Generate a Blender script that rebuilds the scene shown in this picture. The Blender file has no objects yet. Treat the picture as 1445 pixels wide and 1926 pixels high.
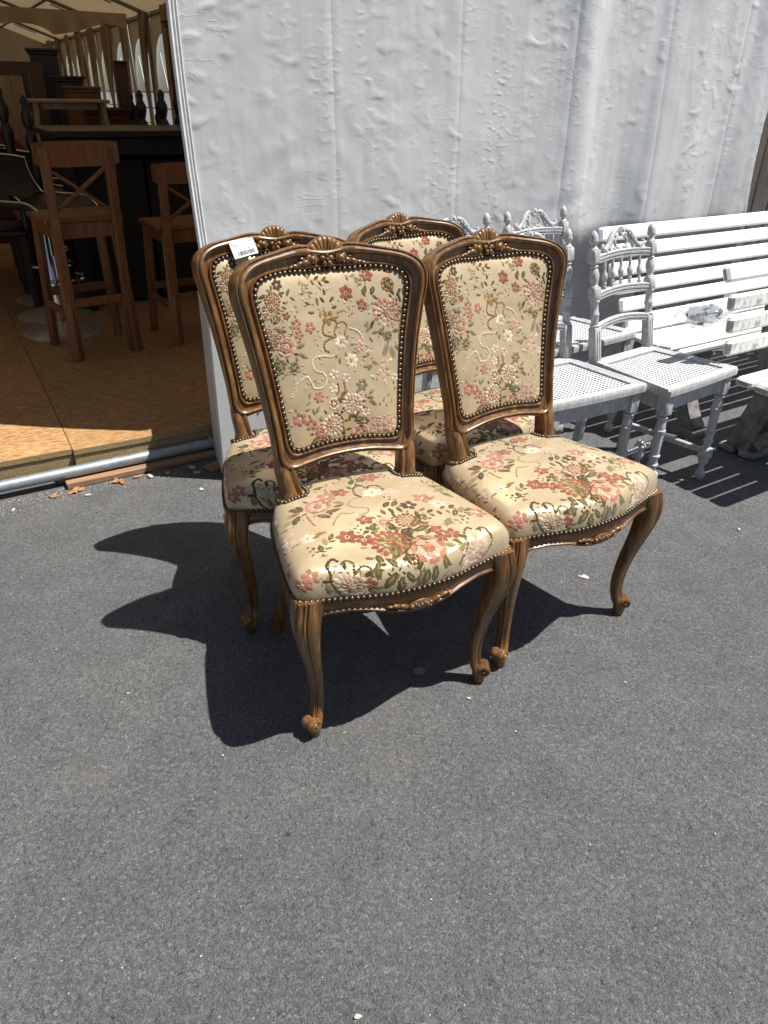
import bpy, math, random
import numpy as np
from mathutils import Vector, Matrix, noise

scene = bpy.context.scene
col = scene.collection

# ---------------------------------------------------------------- camera
CAM_H, PITCH, ROLL, LENS = 1.29, math.radians(29.5), math.radians(-1.0), 1385.0 / 1926 * 36
cam_data = bpy.data.cameras.new('camera')
cam_data.sensor_fit = 'VERTICAL'
cam_data.sensor_height = 36
cam_data.sensor_width = 27
cam_data.lens = LENS
cam_data.clip_start = 0.05
cam_data.clip_end = 2000
cam = bpy.data.objects.new('camera', cam_data)
col.objects.link(cam)
fwd = Vector((0, math.cos(PITCH), -math.sin(PITCH)))
rt0 = Vector((1, 0, 0))
dn0 = fwd.cross(rt0)
rt = rt0 * math.cos(ROLL) + dn0 * math.sin(ROLL)
dn = -rt0 * math.sin(ROLL) + dn0 * math.cos(ROLL)
m = Matrix((rt, -dn, -fwd)).transposed().to_4x4()
m.translation = (0, 0, CAM_H)
cam.matrix_world = m
scene.camera = cam

# ---------------------------------------------------------------- light
SUN_AZ, SUN_EL = math.radians(95), math.radians(64.5)       # direction towards the sun, from +y clockwise
world = bpy.data.worlds.new('World')
scene.world = world
world.use_nodes = True
wn = world.node_tree.nodes
wl = world.node_tree.links
wn.clear()
sky = wn.new('ShaderNodeTexSky')
sky.sky_type = 'NISHITA'
sky.sun_disc = False
sky.sun_elevation = SUN_EL
sky.sun_rotation = SUN_AZ
bg = wn.new('ShaderNodeBackground')
bg.inputs['Strength'].default_value = 0.05
wo = wn.new('ShaderNodeOutputWorld')
wl.new(sky.outputs[0], bg.inputs['Color'])
wl.new(bg.outputs[0], wo.inputs['Surface'])
sun_data = bpy.data.lights.new('sun', 'SUN')
sun_data.energy = 5.0
sun_data.angle = math.radians(0.53)
sun_data.color = (1.0, 0.965, 0.905)
sun = bpy.data.objects.new('sun', sun_data)
col.objects.link(sun)
sdir = Vector((math.sin(SUN_AZ) * math.cos(SUN_EL), math.cos(SUN_AZ) * math.cos(SUN_EL), math.sin(SUN_EL)))
sun.rotation_euler = (-sdir).to_track_quat('-Z', 'Y').to_euler()
sun.location = (6, 0, 9)
vs = scene.view_settings
vs.view_transform = 'Standard'
vs.look = 'None'
vs.exposure = 0.55
vs.gamma = 1.0
vs.use_curve_mapping = False
scene.cycles.max_bounces = 8
scene.cycles.diffuse_bounces = 4
scene.cycles.transparent_max_bounces = 10
scene.cycles.use_denoising = True
scene.cycles.sample_clamp_indirect = 6

# ---------------------------------------------------------------- helpers
def tag(o, label=None, cat=None, group=None, kind=None):
    if label: o['label'] = label
    if cat: o['category'] = cat
    if group: o['group'] = group
    if kind: o['kind'] = kind
    return o

def thing(name, label, cat, loc=(0, 0, 0), rz=0.0, group=None, scale=1.0):
    o = bpy.data.objects.new(name, None)
    o.empty_display_size = 0.1
    col.objects.link(o)
    o.location = loc
    o.rotation_euler = (0, 0, rz)
    o.scale = (scale,) * 3
    return tag(o, label, cat, group)

def copy_tree(o, parent=None):
    c = o.copy()
    col.objects.link(c)
    c.parent = parent
    for ch in o.children:
        copy_tree(ch, c)
    return c

def cr(pts, n, closed=False):
    """Catmull-Rom samples through pts (any dimension), n per segment."""
    P = [np.array(p, float) for p in pts]
    out = []
    N = len(P)
    for i in range(N if closed else N - 1):
        p0 = P[(i - 1) % N] if closed or i > 0 else 2 * P[0] - P[1]
        p1 = P[i]
        p2 = P[(i + 1) % N]
        p3 = P[(i + 2) % N] if closed or i + 2 < N else 2 * P[-1] - P[-2]
        for k in range(n):
            t = k / n
            out.append(0.5 * (2 * p1 + (p2 - p0) * t + (2 * p0 - 5 * p1 + 4 * p2 - p3) * t * t + (3 * p1 - p0 - 3 * p2 + p3) * t ** 3))
    if not closed:
        out.append(P[-1])
    return out

class MB:
    def __init__(self):
        self.v = []; self.f = []; self.c = None
    def add(self, verts, faces):
        b = len(self.v)
        self.v += [tuple(p) for p in verts]
        self.f += [tuple(b + i for i in f) for f in faces]
        return b
    def box(self, c, s, rot=None):
        x, y, z = s[0] / 2, s[1] / 2, s[2] / 2
        vv = [Vector((i, j, k)) for i in (-x, x) for j in (-y, y) for k in (-z, z)]
        if rot is not None: vv = [rot @ p for p in vv]
        vv = [p + Vector(c) for p in vv]
        self.add(vv, [(0, 1, 3, 2), (4, 6, 7, 5), (0, 4, 5, 1), (2, 3, 7, 6), (0, 2, 6, 4), (1, 5, 7, 3)])
        return self
    def bbox(self, c, s, bev=0.004, rot=None):
        """box with chamfered edges"""
        hx, hy, hz = s[0] / 2, s[1] / 2, s[2] / 2
        b = min(bev, hx * .9, hy * .9, hz * .9)
        vv = []; idx = {}
        for sx in (-1, 1):
            for sy in (-1, 1):
                for sz in (-1, 1):
                    for ax in range(3):
                        p = [sx * (hx - b), sy * (hy - b), sz * (hz - b)]
                        p[ax] = (sx * hx, sy * hy, sz * hz)[ax]
                        idx[(sx, sy, sz, ax)] = len(vv); vv.append(Vector(p))
        ff = []
        for ax in range(3):
            for sg in (-1, 1):
                o1, o2 = [(1, 2), (2, 0), (0, 1)][ax]
                loop = []
                for a, bb in ((-1, -1), (1, -1), (1, 1), (-1, 1)):
                    k = [0, 0, 0]; k[ax] = sg; k[o1] = a; k[o2] = bb
                    loop.append(idx[(*k, ax)])
                ff.append(tuple(loop if sg > 0 else loop[::-1]))
        for ax in range(3):
            o1, o2 = [(1, 2), (2, 0), (0, 1)][ax]
            for a in (-1, 1):
                for bb in (-1, 1):
                    ks = []
                    for sg in (-1, 1):
                        k = [0, 0, 0]; k[ax] = sg; k[o1] = a; k[o2] = bb
                        ks.append(tuple(k))
                    q = (idx[(*ks[0], o1)], idx[(*ks[1], o1)], idx[(*ks[1], o2)], idx[(*ks[0], o2)])
                    ff.append(q if a * bb < 0 else q[::-1])
        for sx in (-1, 1):
            for sy in (-1, 1):
                for sz in (-1, 1):
                    t = tuple(idx[(sx, sy, sz, ax)] for ax in range(3))
                    ff.append(t if sx * sy * sz > 0 else t[::-1])
        if rot is not None: vv = [rot @ p for p in vv]
        self.add([p + Vector(c) for p in vv], ff)
        return self
    def grid(self, rows, closed_u=False, closed_v=False):
        """rows: list of lists of points"""
        nr, nc = len(rows), len(rows[0])
        b = len(self.v)
        for r in rows: self.v += [tuple(p) for p in r]
        for i in range(nr if closed_v else nr - 1):
            for j in range(nc if closed_u else nc - 1):
                i2, j2 = (i + 1) % nr, (j + 1) % nc
                self.f.append((b + i * nc + j, b + i * nc + j2, b + i2 * nc + j2, b + i2 * nc + j))
        return self
    def tube(self, pts, r, n=8, cap=True, closed=False):
        P = [Vector(p) for p in pts]
        rs = r if hasattr(r, '__len__') else [r] * len(P)
        rows = []
        up = None
        for i, p in enumerate(P):
            a = P[i - 1] if (i > 0 or closed) else P[0]
            c = P[(i + 1) % len(P)] if (i < len(P) - 1 or closed) else P[-1]
            t = (c - a).normalized()
            if up is None:
                up = Vector((0, 0, 1)) if abs(t.z) < 0.9 else Vector((1, 0, 0))
            s = t.cross(up).normalized(); up = s.cross(t).normalized()
            rows.append([p + (s * math.cos(2 * math.pi * k / n) + up * math.sin(2 * math.pi * k / n)) * rs[i] for k in range(n)])
        b = len(self.v)
        self.grid(rows, closed_u=True, closed_v=closed)
        if cap and not closed:
            self.f.append(tuple(b + k for k in range(n)))
            e = b + (len(P) - 1) * n
            self.f.append(tuple(e + n - 1 - k for k in range(n)))
        return self
    def lathe(self, prof, c=(0, 0, 0), n=14, axis=None, cap=True):
        """prof: (radius, height) list along +z of c; axis: optional rotation matrix"""
        rows = []
        for r, z in prof:
            row = []
            for k in range(n):
                a = 2 * math.pi * k / n
                p = Vector((r * math.cos(a), r * math.sin(a), z))
                if axis is not None: p = axis @ p
                row.append(p + Vector(c))
            rows.append(row)
        b = len(self.v)
        self.grid(rows, closed_u=True)
        if cap:
            self.f.append(tuple(b + n - 1 - k for k in range(n)))
            e = b + (len(prof) - 1) * n
            self.f.append(tuple(e + k for k in range(n)))
        return self
    def blob(self, c, s, rot=None, nu=10, nv=6):
        rows = []
        for i in range(nv + 1):
            th = math.pi * i / nv
            th = min(max(th, 0.02), math.pi - 0.02)
            row = []
            for k in range(nu):
                a = 2 * math.pi * k / nu
                p = Vector((s[0] * math.sin(th) * math.cos(a), s[1] * math.sin(th) * math.sin(a), s[2] * math.cos(th)))
                if rot is not None: p = rot @ p
                row.append(p + Vector(c))
            rows.append(row)
        self.grid(rows, closed_u=True)
        return self
    def build(self, name, mat, parent=None, smooth=True, angle=40, fix=True):
        me = bpy.data.meshes.new(name)
        me.from_pydata(self.v, [], self.f)
        me.update()
        if fix:
            import bmesh
            bm = bmesh.new(); bm.from_mesh(me)
            bmesh.ops.recalc_face_normals(bm, faces=bm.faces)
            bm.to_mesh(me); bm.free()
        if self.c is not None:
            at = me.color_attributes.new('Col', 'FLOAT_COLOR', 'POINT')
            at.data.foreach_set('color', np.array(self.c, dtype=np.float32).ravel())
        if smooth:
            me.polygons.foreach_set('use_smooth', [True] * len(me.polygons))
            if angle < 180: me.set_sharp_from_angle(angle=math.radians(angle))
        if mat is not None: me.materials.append(mat)
        o = bpy.data.objects.new(name, me)
        col.objects.link(o)
        o.parent = parent
        return o

def RZ(a): return Matrix.Rotation(a, 3, 'Z')
def RX(a): return Matrix.Rotation(a, 3, 'X')
def RY(a): return Matrix.Rotation(a, 3, 'Y')
def to_axis(d):
    return Vector(d).to_track_quat('Z', 'Y').to_matrix()

# ---------------------------------------------------------------- materials
class NT:
    def __init__(self, name):
        self.m = bpy.data.materials.new(name); self.m.use_nodes = True
        self.n = self.m.node_tree.nodes; self.l = self.m.node_tree.links
        self.b = self.n['Principled BSDF']; self.out = self.n['Material Output']
        self.tc = self.n.new('ShaderNodeTexCoord').outputs['Object']
    def node(self, t, **kw):
        nd = self.n.new(t)
        for k, v in kw.items(): setattr(nd, k, v)
        return nd
    def mapping(self, scale=(1, 1, 1), rot=(0, 0, 0), src=None):
        mp = self.n.new('ShaderNodeMapping')
        mp.inputs['Scale'].default_value = scale; mp.inputs['Rotation'].default_value = rot
        self.l.new(src or self.tc, mp.inputs['Vector'])
        return mp.outputs[0]
    def noise(self, scale, detail=4, rough=.55, vec=None, dist=0.0):
        nd = self.n.new('ShaderNodeTexNoise')
        nd.inputs['Scale'].default_value = scale; nd.inputs['Detail'].default_value = detail
        nd.inputs['Roughness'].default_value = rough; nd.inputs['Distortion'].default_value = dist
        self.l.new(vec or self.tc, nd.inputs['Vector'])
        return nd.outputs['Fac']
    def voro(self, scale, feature='F1', out='Distance', vec=None, rand=1.0):
        nd = self.n.new('ShaderNodeTexVoronoi'); nd.feature = feature
        nd.inputs['Scale'].default_value = scale; nd.inputs['Randomness'].default_value = rand
        self.l.new(vec or self.tc, nd.inputs['Vector'])
        return nd.outputs[out]
    def ramp(self, fac, stops, interp='LINEAR'):
        nd = self.n.new('ShaderNodeValToRGB'); nd.color_ramp.interpolation = interp
        els = nd.color_ramp.elements
        while len(els) < len(stops): els.new(0.5)
        for e, (p, c) in zip(els, stops):
            e.position = p; e.color = (*c, 1) if hasattr(c, '__len__') else (c, c, c, 1)
        self.l.new(fac, nd.inputs[0])
        return nd.outputs[0]
    def mix(self, fac, a, b, mode='MIX'):
        nd = self.n.new('ShaderNodeMix'); nd.data_type = 'RGBA'; nd.blend_type = mode
        for i, s in ((0, fac), (6, a), (7, b)):
            if hasattr(s, 'is_linked'): self.l.new(s, nd.inputs[i])
            elif i == 0: nd.inputs[0].default_value = s
            else: nd.inputs[i].default_value = (*s, 1) if hasattr(s, '__len__') else (s, s, s, 1)
        return nd.outputs[2]
    def math(self, op, a, b=0.0):
        nd = self.n.new('ShaderNodeMath'); nd.operation = op
        for i, s in ((0, a), (1, b)):
            if hasattr(s, 'is_linked'): self.l.new(s, nd.inputs[i])
            else: nd.inputs[i].default_value = s
        return nd.outputs[0]
    def bump(self, h, strength=.4, dist=.002, prev=None):
        nd = self.n.new('ShaderNodeBump')
        nd.inputs['Strength'].default_value = strength; nd.inputs['Distance'].default_value = dist
        self.l.new(h, nd.inputs['Height'])
        if prev is not None: self.l.new(prev, nd.inputs['Normal'])
        return nd.outputs[0]
    def set(self, **kw):
        for k, v in kw.items():
            s = self.b.inputs[k.replace('_', ' ')]
            if hasattr(v, 'is_linked'): self.l.new(v, s)
            else: s.default_value = (*v, 1) if hasattr(v, '__len__') and len(v) == 3 and s.type == 'RGBA' else v
        return self.m

def simple(name, c, rough=.6, var=.25, scale=30, bump=.15, metallic=0.0, stretch=(1, 1, 1), dist=.002, **kw):
    t = NT(name)
    v = t.mapping(stretch)
    n = t.noise(scale, 5, .6, v)
    lo = tuple(x * (1 - var) for x in c); hi = tuple(min(1, x * (1 + var)) for x in c)
    t.set(Base_Color=t.ramp(n, [(.3, lo), (.7, hi)]), Roughness=rough, Metallic=metallic, Normal=t.bump(n, bump, dist), **kw)
    return t.m

def wood(name, dark, mid, light, rough=.38, axis=(14, 14, 1.6), coat=.25, scale=5):
    t = NT(name)
    v = t.mapping(axis)
    n = t.noise(scale, 6, .62, v, .5)
    n2 = t.noise(3.0, 3, .5)
    f = t.mapping(tuple(a * 7 for a in axis))
    n3 = t.noise(9, 3, .6, f)
    c = t.ramp(n, [(.28, dark), (.5, mid), (.72, light)])
    c = t.mix(t.ramp(n2, [(.35, 0.0), (.7, .55)]), c, dark)
    c = t.mix(t.ramp(n3, [(.55, 0.0), (.75, .25)]), c, tuple(x * .7 for x in dark))
    t.set(Base_Color=c, Roughness=t.ramp(n3, [(.3, rough * .85), (.7, rough * 1.3)]), Coat_Weight=coat, Coat_Roughness=.25,
          Normal=t.bump(n, .12, .001))
    return t.m

M = {}
# asphalt
t = NT('asphalt')
big = t.noise(.9, 5, .6); mid = t.noise(9, 5, .65); fine = t.noise(190, 4, .7); rel = t.noise(75, 5, .72, None, .6)
vc = t.voro(210, 'F1', 'Color'); vd = t.voro(210, 'F1', 'Distance'); ve = t.voro(120, 'DISTANCE_TO_EDGE', 'Distance', t.mapping((1, 1, 1)))
sep = t.node('ShaderNodeSeparateColor'); t.l.new(vc, sep.inputs[0])
c = t.ramp(sep.outputs[0], [(0, .135), (.5, .170), (.9, .205), (1, .26)])
c = t.mix(t.ramp(rel, [(.30, .85), (.43, 0.0)]), c, (.036, .036, .037))
c = t.mix(t.ramp(fine, [(.30, .6), (.45, 0.0)]), c, (.055, .055, .056))
vfine = t.noise(340, 3, .75)
c = t.mix(1.0, c, t.ramp(vfine, [(.30, .45), (.52, 1.0), (.72, 1.45)]), 'MULTIPLY')
c = t.mix(.8, c, t.ramp(mid, [(.3, .84), (.7, 1.14)]), 'MULTIPLY')
pat = t.noise(.42, 6, .68, None, 1.2)
c = t.mix(t.ramp(pat, [(.53, 0.0), (.66, .42)]), c, (.27, .25, .215))
c = t.mix(t.ramp(pat, [(.30, .45), (.42, 0.0)]), c, (.075, .075, .078))
c = t.mix(1.0, c, t.ramp(big, [(.3, (.88, .88, .90)), (.55, (1.04, 1.03, 1.01)), (.75, (1.24, 1.20, 1.13))]), 'MULTIPLY')
spk = t.voro(85, 'F1', 'Color'); sepk = t.node('ShaderNodeSeparateColor'); t.l.new(spk, sepk.inputs[0])
spd = t.voro(85, 'F1', 'Distance')
spm = t.math('MULTIPLY', t.ramp(sepk.outputs[1], [(.965, 0.0), (.975, 1.0)]), t.ramp(spd, [(.06, 1.0), (.16, 0.0)]))
c = t.mix(spm, c, (.34, .33, .31))
h = t.math('ADD', t.math('MULTIPLY', t.ramp(vd, [(0, 1.0), (.6, 0.0)]), .35), t.math('MULTIPLY', rel, 3.2))
h = t.math('ADD', h, t.math('MULTIPLY', fine, 1.2))
h = t.math('ADD', h, t.math('MULTIPLY', vfine, .9))
h = t.math('ADD', h, t.math('MULTIPLY', mid, 1.5))
c = t.mix(1.0, c, (.985, .995, 1.015), 'MULTIPLY')
M['asphalt'] = t.set(Base_Color=c, Roughness=.85, Specular_IOR_Level=.3, Normal=t.bump(h, 1.0, .0040))

# white tarpaulin
t = NT('white_tarpaulin')
wv = t.node('ShaderNodeTexWave'); wv.bands_direction = 'X'; wv.inputs['Scale'].default_value = 95; wv.inputs['Distortion'].default_value = .4
t.l.new(t.tc, wv.inputs['Vector'])
n1 = t.noise(2.2, 5, .6); n2 = t.noise(26, 5, .65); n3 = t.noise(9, 4, .6, t.mapping((1, 1, .35)))
c = t.ramp(n1, [(.3, (.53, .535, .54)), (.6, (.60, .605, .61))])
c = t.mix(t.ramp(n3, [(.52, 0.0), (.8, .35)]), c, (.50, .50, .50))
strk = t.noise(1.0, 4, .65, t.mapping((26, 1, .7)))
c = t.mix(.75, c, t.ramp(strk, [(.3, .94), (.7, 1.10)]), 'MULTIPLY')
st = t.noise(1.7, 5, .7, t.mapping((1.4, 1.4, .8)))
c = t.mix(t.ramp(st, [(.57, 0.0), (.70, .55)]), c, (.44, .40, .32))
sp = t.voro(42, 'F1', 'Distance'); sc_ = t.voro(42, 'F1', 'Color'); sg = t.node('ShaderNodeSeparateColor'); t.l.new(sc_, sg.inputs[0])
sm = t.math('MULTIPLY', t.ramp(sg.outputs[0], [(.80, 0.0), (.84, 1.0)]), t.ramp(sp, [(.05, 1.0), (.10, 0.0)]))
sm = t.math('MULTIPLY', sm, t.ramp(t.noise(1.6, 3, .6), [(.45, 0.0), (.6, 1.0)]))
c = t.mix(t.math('MULTIPLY', sm, .85), c, (.10, .09, .08))
b1 = t.bump(wv.outputs['Fac'], .16, .0006); n4 = t.noise(70, 4, .6, t.mapping((1, 1, .6)))
# small blisters strung in vertical rows, a few sharp creases
blis = t.ramp(t.noise(1.0, 0, .5, t.mapping((34, 1, 52)), .1), [(.50, 0.0), (.90, 1.0)], 'EASE')
blis2 = t.ramp(t.noise(1.0, 0, .5, t.mapping((15, 1, 22)), .2), [(.50, 0.0), (.92, 1.0)], 'EASE')
rows_ = t.ramp(t.noise(1.0, 3, .55, t.mapping((7, 1, 1.3))), [(.48, .05), (.72, 1.0)])
rows2 = t.ramp(t.noise(1.0, 3, .55, t.mapping((4.2, 1, 1.9), (0, .3, 0))), [(.45, .05), (.65, 1.0)])
crs = t.ramp(t.math('ABSOLUTE', t.math('SUBTRACT', t.noise(1.0, 3, .5, t.mapping((5, 1, 11), (0, .35, 0)), 1.0), .5)), [(.0, 1.0), (.022, 0.0)])
crm = t.ramp(t.noise(2.4, 3, .5), [(.52, 0.0), (.66, 1.0)])
b2 = t.bump(t.math('MULTIPLY', blis, rows_), .36, .0050, b1)
b2 = t.bump(t.math('MULTIPLY', blis2, rows2), .45, .0080, b2)
b2 = t.bump(t.math('MULTIPLY', crs, crm), .35, .0016, b2)
b2 = t.bump(n2, .12, .003, b2); b2 = t.bump(n4, .10, .0012, b2)
M['tarp'] = t.set(Base_Color=c, Roughness=.42, Specular_IOR_Level=.45, Normal=b2)
M['tarp_hem'] = simple('tarpaulin_hem', (.72, .72, .71), .5, .1, 40, .15)

# OSB
t = NT('strand_board')
lay = []
for i, (ang, sc) in enumerate(((.25, 34), (1.35, 30), (-.65, 38), (2.3, 28))):
    nd = t.noise(sc, 3, .5, t.mapping((1, 7.5, 1), (0, 0, ang)), .4)
    lay.append(t.ramp(nd, [(.42, 0.0), (.62, 1.0)]))
f = t.math('MAXIMUM', t.math('MULTIPLY', lay[0], .95), t.math('MULTIPLY', lay[1], .65))
f = t.math('SUBTRACT', f, t.math('MULTIPLY', lay[2], .55))
f = t.math('ADD', f, t.math('MULTIPLY', lay[3], .35))
n = t.noise(2.2, 4, .6)
c = t.ramp(f, [(.0, (.27, .135, .05)), (.35, (.40, .22, .09)), (.75, (.50, .30, .14)), (1, (.60, .40, .21))])
c = t.mix(.8, c, t.ramp(n, [(.3, .78), (.7, 1.12)]), 'MULTIPLY')
M['osb'] = t.set(Base_Color=c, Roughness=.6, Normal=t.bump(f, .3, .0010))
t = NT('board_edge')
n = t.noise(130, 5, .7, t.mapping((1, 1, 3)))
M['osb_edge'] = t.set(Base_Color=t.ramp(n, [(.3, (.16, .10, .045)), (.55, (.36, .26, .13)), (.75, (.46, .35, .19))]), Roughness=.85, Normal=t.bump(n, .6, .002))

M['walnut'] = wood('carved_walnut', (.052, .021, .007), (.165, .076, .022), (.37, .190, .058), .34, (14, 14, 1.8), .35)
M['walnut_seat'] = wood('walnut_rail', (.040, .015, .006), (.15, .066, .020), (.34, .165, .052), .38, (2, 14, 14), .3)
M['pine'] = wood('stained_pine', (.15, .055, .018), (.25, .100, .033), (.33, .15, .055), .45, (10, 10, 1.4), .2, 4)
M['dark_wood'] = wood('dark_oak', (.012, .006, .004), (.024, .012, .008), (.045, .022, .013), .4, (10, 10, 1.4), .2, 4)
M['red_wood'] = wood('mahogany', (.055, .012, .008), (.095, .022, .014), (.14, .036, .022), .35, (10, 10, 1.4), .3, 4)
M['orange_wood'] = wood('cherry', (.14, .055, .018), (.23, .10, .035), (.30, .14, .055), .45, (8, 8, 1.2), .2, 4)
M['brown_wood'] = wood('brown_veneer', (.06, .022, .010), (.105, .040, .018), (.15, .062, .028), .5, (8, 8, 1.2), .2, 4)
M['light_wood'] = wood('light_beech', (.30, .20, .10), (.40, .28, .15), (.50, .37, .21), .5, (8, 8, 1.2), .15, 4)
M['batten'] = wood('raw_batten', (.22, .12, .065), (.34, .20, .115), (.46, .30, .19), .8, (2, 16, 16), 0, 4)
M['grey_timber'] = wood('grey_timber', (.07, .055, .045), (.12, .098, .083), (.18, .15, .13), .8, (8, 8, 1.2), 0, 4)
M['black_top'] = simple('black_lacquer', (.018, .017, .016), .42, .3, 12, .05)
M['black_matte'] = simple('black_paint', (.009, .009, .010), .6, .3, 20, .1)
M['leather'] = simple('black_leatherette', (.014, .013, .013), .38, .3, 60, .25)
M['red_velvet'] = simple('red_velvet', (.16, .012, .018), .85, .3, 60, .2, Sheen_Weight=.5)
M['chrome'] = simple('chrome', (.72, .72, .70), .12, .05, 12, .02, 1.0)
M['disc'] = simple('pale_brushed_metal', (.62, .57, .48), .32, .08, 14, .03, .55)
M['steel'] = simple('galvanised_steel', (.33, .37, .40), .48, .22, 26, .12, .6)
M['pole'] = simple('tent_pole', (.16, .15, .14), .5, .2, 20, .1, .4)
M['nail'] = simple('antique_brass_nail', (.115, .085, .055), .38, .35, 90, .1, .85)
M['panel_white'] = simple('white_laminate', (.70, .71, .72), .35, .04, 8, .03)

# satin cloth
t = NT('gold_satin')
wv = t.node('ShaderNodeTexWave'); wv.inputs['Scale'].default_value = 260; wv.inputs['Distortion'].default_value = 1.2; t.l.new(t.tc, wv.inputs['Vector'])
n = t.noise(14, 5, .6); n2 = t.noise(60, 4, .6, t.mapping((1, 1, .25)))
c = t.ramp(n, [(.3, (.50, .385, .235)), (.7, (.61, .485, .315))])
c = t.mix(t.ramp(n2, [(.45, 0.0), (.8, .3)]), c, (.38, .28, .15))
b1 = t.bump(wv.outputs['Fac'], .10, .0005); b2 = t.bump(n, .25, .004, b1); b3 = t.bump(n2, .25, .0012, b2)
M['satin'] = t.set(Base_Color=c, Roughness=.31, Metallic=.28, Specular_IOR_Level=.6, Sheen_Weight=.15, Sheen_Roughness=.4, Normal=b3, Anisotropic=.4)
t = NT('chenille_embroidery')
at = t.node('ShaderNodeVertexColor', layer_name='Col')
n = t.noise(520, 3, .65); n2 = t.noise(70, 4, .6); n3 = t.noise(380, 3, .65)
c = t.mix(.75, at.outputs['Color'], t.ramp(n, [(.3, .50), (.7, 1.45)]), 'MULTIPLY')
c = t.mix(.8, c, t.ramp(n2, [(.3, .75), (.7, 1.2)]), 'MULTIPLY')
# worn pile: the ground cloth shows through round the ragged edge of each petal
edge = t.math('ADD', at.outputs['Alpha'], t.math('MULTIPLY', t.math('SUBTRACT', n3, .5), 2.4))
c = t.mix(t.ramp(edge, [(.22, 0.0), (.50, 1.0)]), (.54, .42, .26), c)
M['embroidery'] = t.set(Base_Color=c, Roughness=.80, Sheen_Weight=.3, Specular_IOR_Level=.25, Normal=t.bump(n, .7, .0012))

# whitewashed wood
t = NT('whitewashed_wood')
n = t.noise(9, 6, .7, t.mapping((14, 14, 2.2))); n2 = t.noise(45, 5, .65); n3 = t.noise(4, 3, .5)
c = t.ramp(n, [(.3, (.27, .28, .29)), (.5, (.43, .44, .45)), (.7, (.58, .59, .59))])
c = t.mix(t.ramp(n2, [(.52, 0.0), (.72, .55)]), c, (.20, .205, .21))
c = t.mix(t.ramp(n3, [(.55, 0.0), (.75, .35)]), c, (.42, .40, .35))
M['whitewash'] = t.set(Base_Color=c, Roughness=.6, Normal=t.bump(n2, .3, .0015))
M['cane'] = simple('painted_cane', (.58, .59, .59), .6, .12, 50, .2)
t = NT('white_paint')
n = t.noise(5, 5, .65, t.mapping((1, 8, 8))); n2 = t.noise(40, 5, .7)
c = t.ramp(n, [(.35, (.84, .85, .86)), (.7, (.74, .75, .76))])
c = t.mix(t.ramp(n2, [(.62, 0.0), (.8, .4)]), c, (.5, .48, .44))
M['white_paint'] = t.set(Base_Color=c, Roughness=.38, Normal=t.bump(n, .1, .001))
t = NT('mouldy_white_paint')
n = t.noise(42, 6, .75, t.mapping((1, 1, .45))); n2 = t.noise(5, 3, .6); n3 = t.noise(14, 4, .6)
c = t.mix(t.math('MULTIPLY', t.ramp(n, [(.50, 0.0), (.62, .85)]), t.ramp(n2, [(.40, .1), (.60, 1.0)])), (.72, .71, .68), (.15, .16, .13))
c = t.mix(t.math('MULTIPLY', t.ramp(n3, [(.58, 0.0), (.72, .7)]), t.ramp(n2, [(.45, 0.0), (.6, 1.0)])), c, (.17, .20, .06))
M['mouldy_paint'] = t.set(Base_Color=c, Roughness=.6, Normal=t.bump(n, .2, .0015))
M['slat_end'] = simple('bare_slat_end', (.40, .34, .24), .8, .25, 60, .3)
M['concrete'] = simple('weathered_concrete', (.20, .19, .175), .85, .45, 30, .6)
M['cast_iron'] = simple('painted_cast_iron', (.60, .60, .59), .6, .2, 26, .2)
# tent cloth: thin, lets light through
def cloth(name, c, tr, stretch=(1, 1, 1)):
    t = NT(name)
    n = t.noise(3, 5, .6, t.mapping(stretch)); n2 = t.noise(30, 4, .6)
    cc = t.ramp(n, [(.3, tuple(x * .82 for x in c)), (.7, c)])
    t.set(Base_Color=cc, Roughness=.8, Normal=t.bump(n2, .2, .003))
    tl = t.node('ShaderNodeBsdfTranslucent'); t.l.new(cc, tl.inputs['Color'])
    mx = t.node('ShaderNodeMixShader'); mx.inputs[0].default_value = tr
    t.l.new(t.b.outputs[0], mx.inputs[1]); t.l.new(tl.outputs[0], mx.inputs[2]); t.l.new(mx.outputs[0], t.out.inputs['Surface'])
    return t.m
M['roof_cloth'] = cloth('tent_roof_cloth', (.56, .43, .25), .145)
M['curtain_cloth'] = cloth('tent_curtain_cloth', (.42, .34, .225), .10, (3, 3, .4))
M['outer_cloth'] = cloth('outer_cloth', (.60, .58, .52), .05)
def clear(name, tint, alpha_mix, rough=.08):
    t = NT(name)
    n = t.noise(18, 4, .6)
    tr = t.node('ShaderNodeBsdfTransparent'); tr.inputs[0].default_value = (*tint, 1)
    t.set(Base_Color=(.75, .78, .80), Roughness=rough, Specular_IOR_Level=.7, Normal=t.bump(n, .3, .004))
    mx = t.node('ShaderNodeMixShader'); mx.inputs[0].default_value = alpha_mix
    t.l.new(tr.outputs[0], mx.inputs[1]); t.l.new(t.b.outputs[0], mx.inputs[2]); t.l.new(mx.outputs[0], t.out.inputs['Surface'])
    return t.m
M['window_film'] = clear('window_film', (.92, .95, 1.0), .16, .2)
M['bag_film'] = clear('clear_bag_film', (.96, .97, .98), .32, .05)
M['mullion'] = simple('white_mullion', (.7, .7, .7), .6, .05, 10, .05)
M['navy'] = simple('navy_print', (.018, .024, .075), .4, .5, 45, .2)
M['paper'] = simple('white_card', (.80, .80, .79), .6, .03, 20, .03)
M['ink'] = simple('black_ink', (.02, .02, .02), .6, .1, 20, .02)
M['leaf'] = simple('dry_leaf', (.34, .17, .07), .8, .35, 90, .5)
M['cardboard'] = simple('brown_cardboard', (.30, .20, .12), .85, .2, 60, .3)
M['stone'] = simple('pale_chip', (.50, .47, .42), .85, .25, 120, .6)
M['cable'] = simple('pale_cable', (.38, .35, .30), .5, .1, 20, .05)
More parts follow.
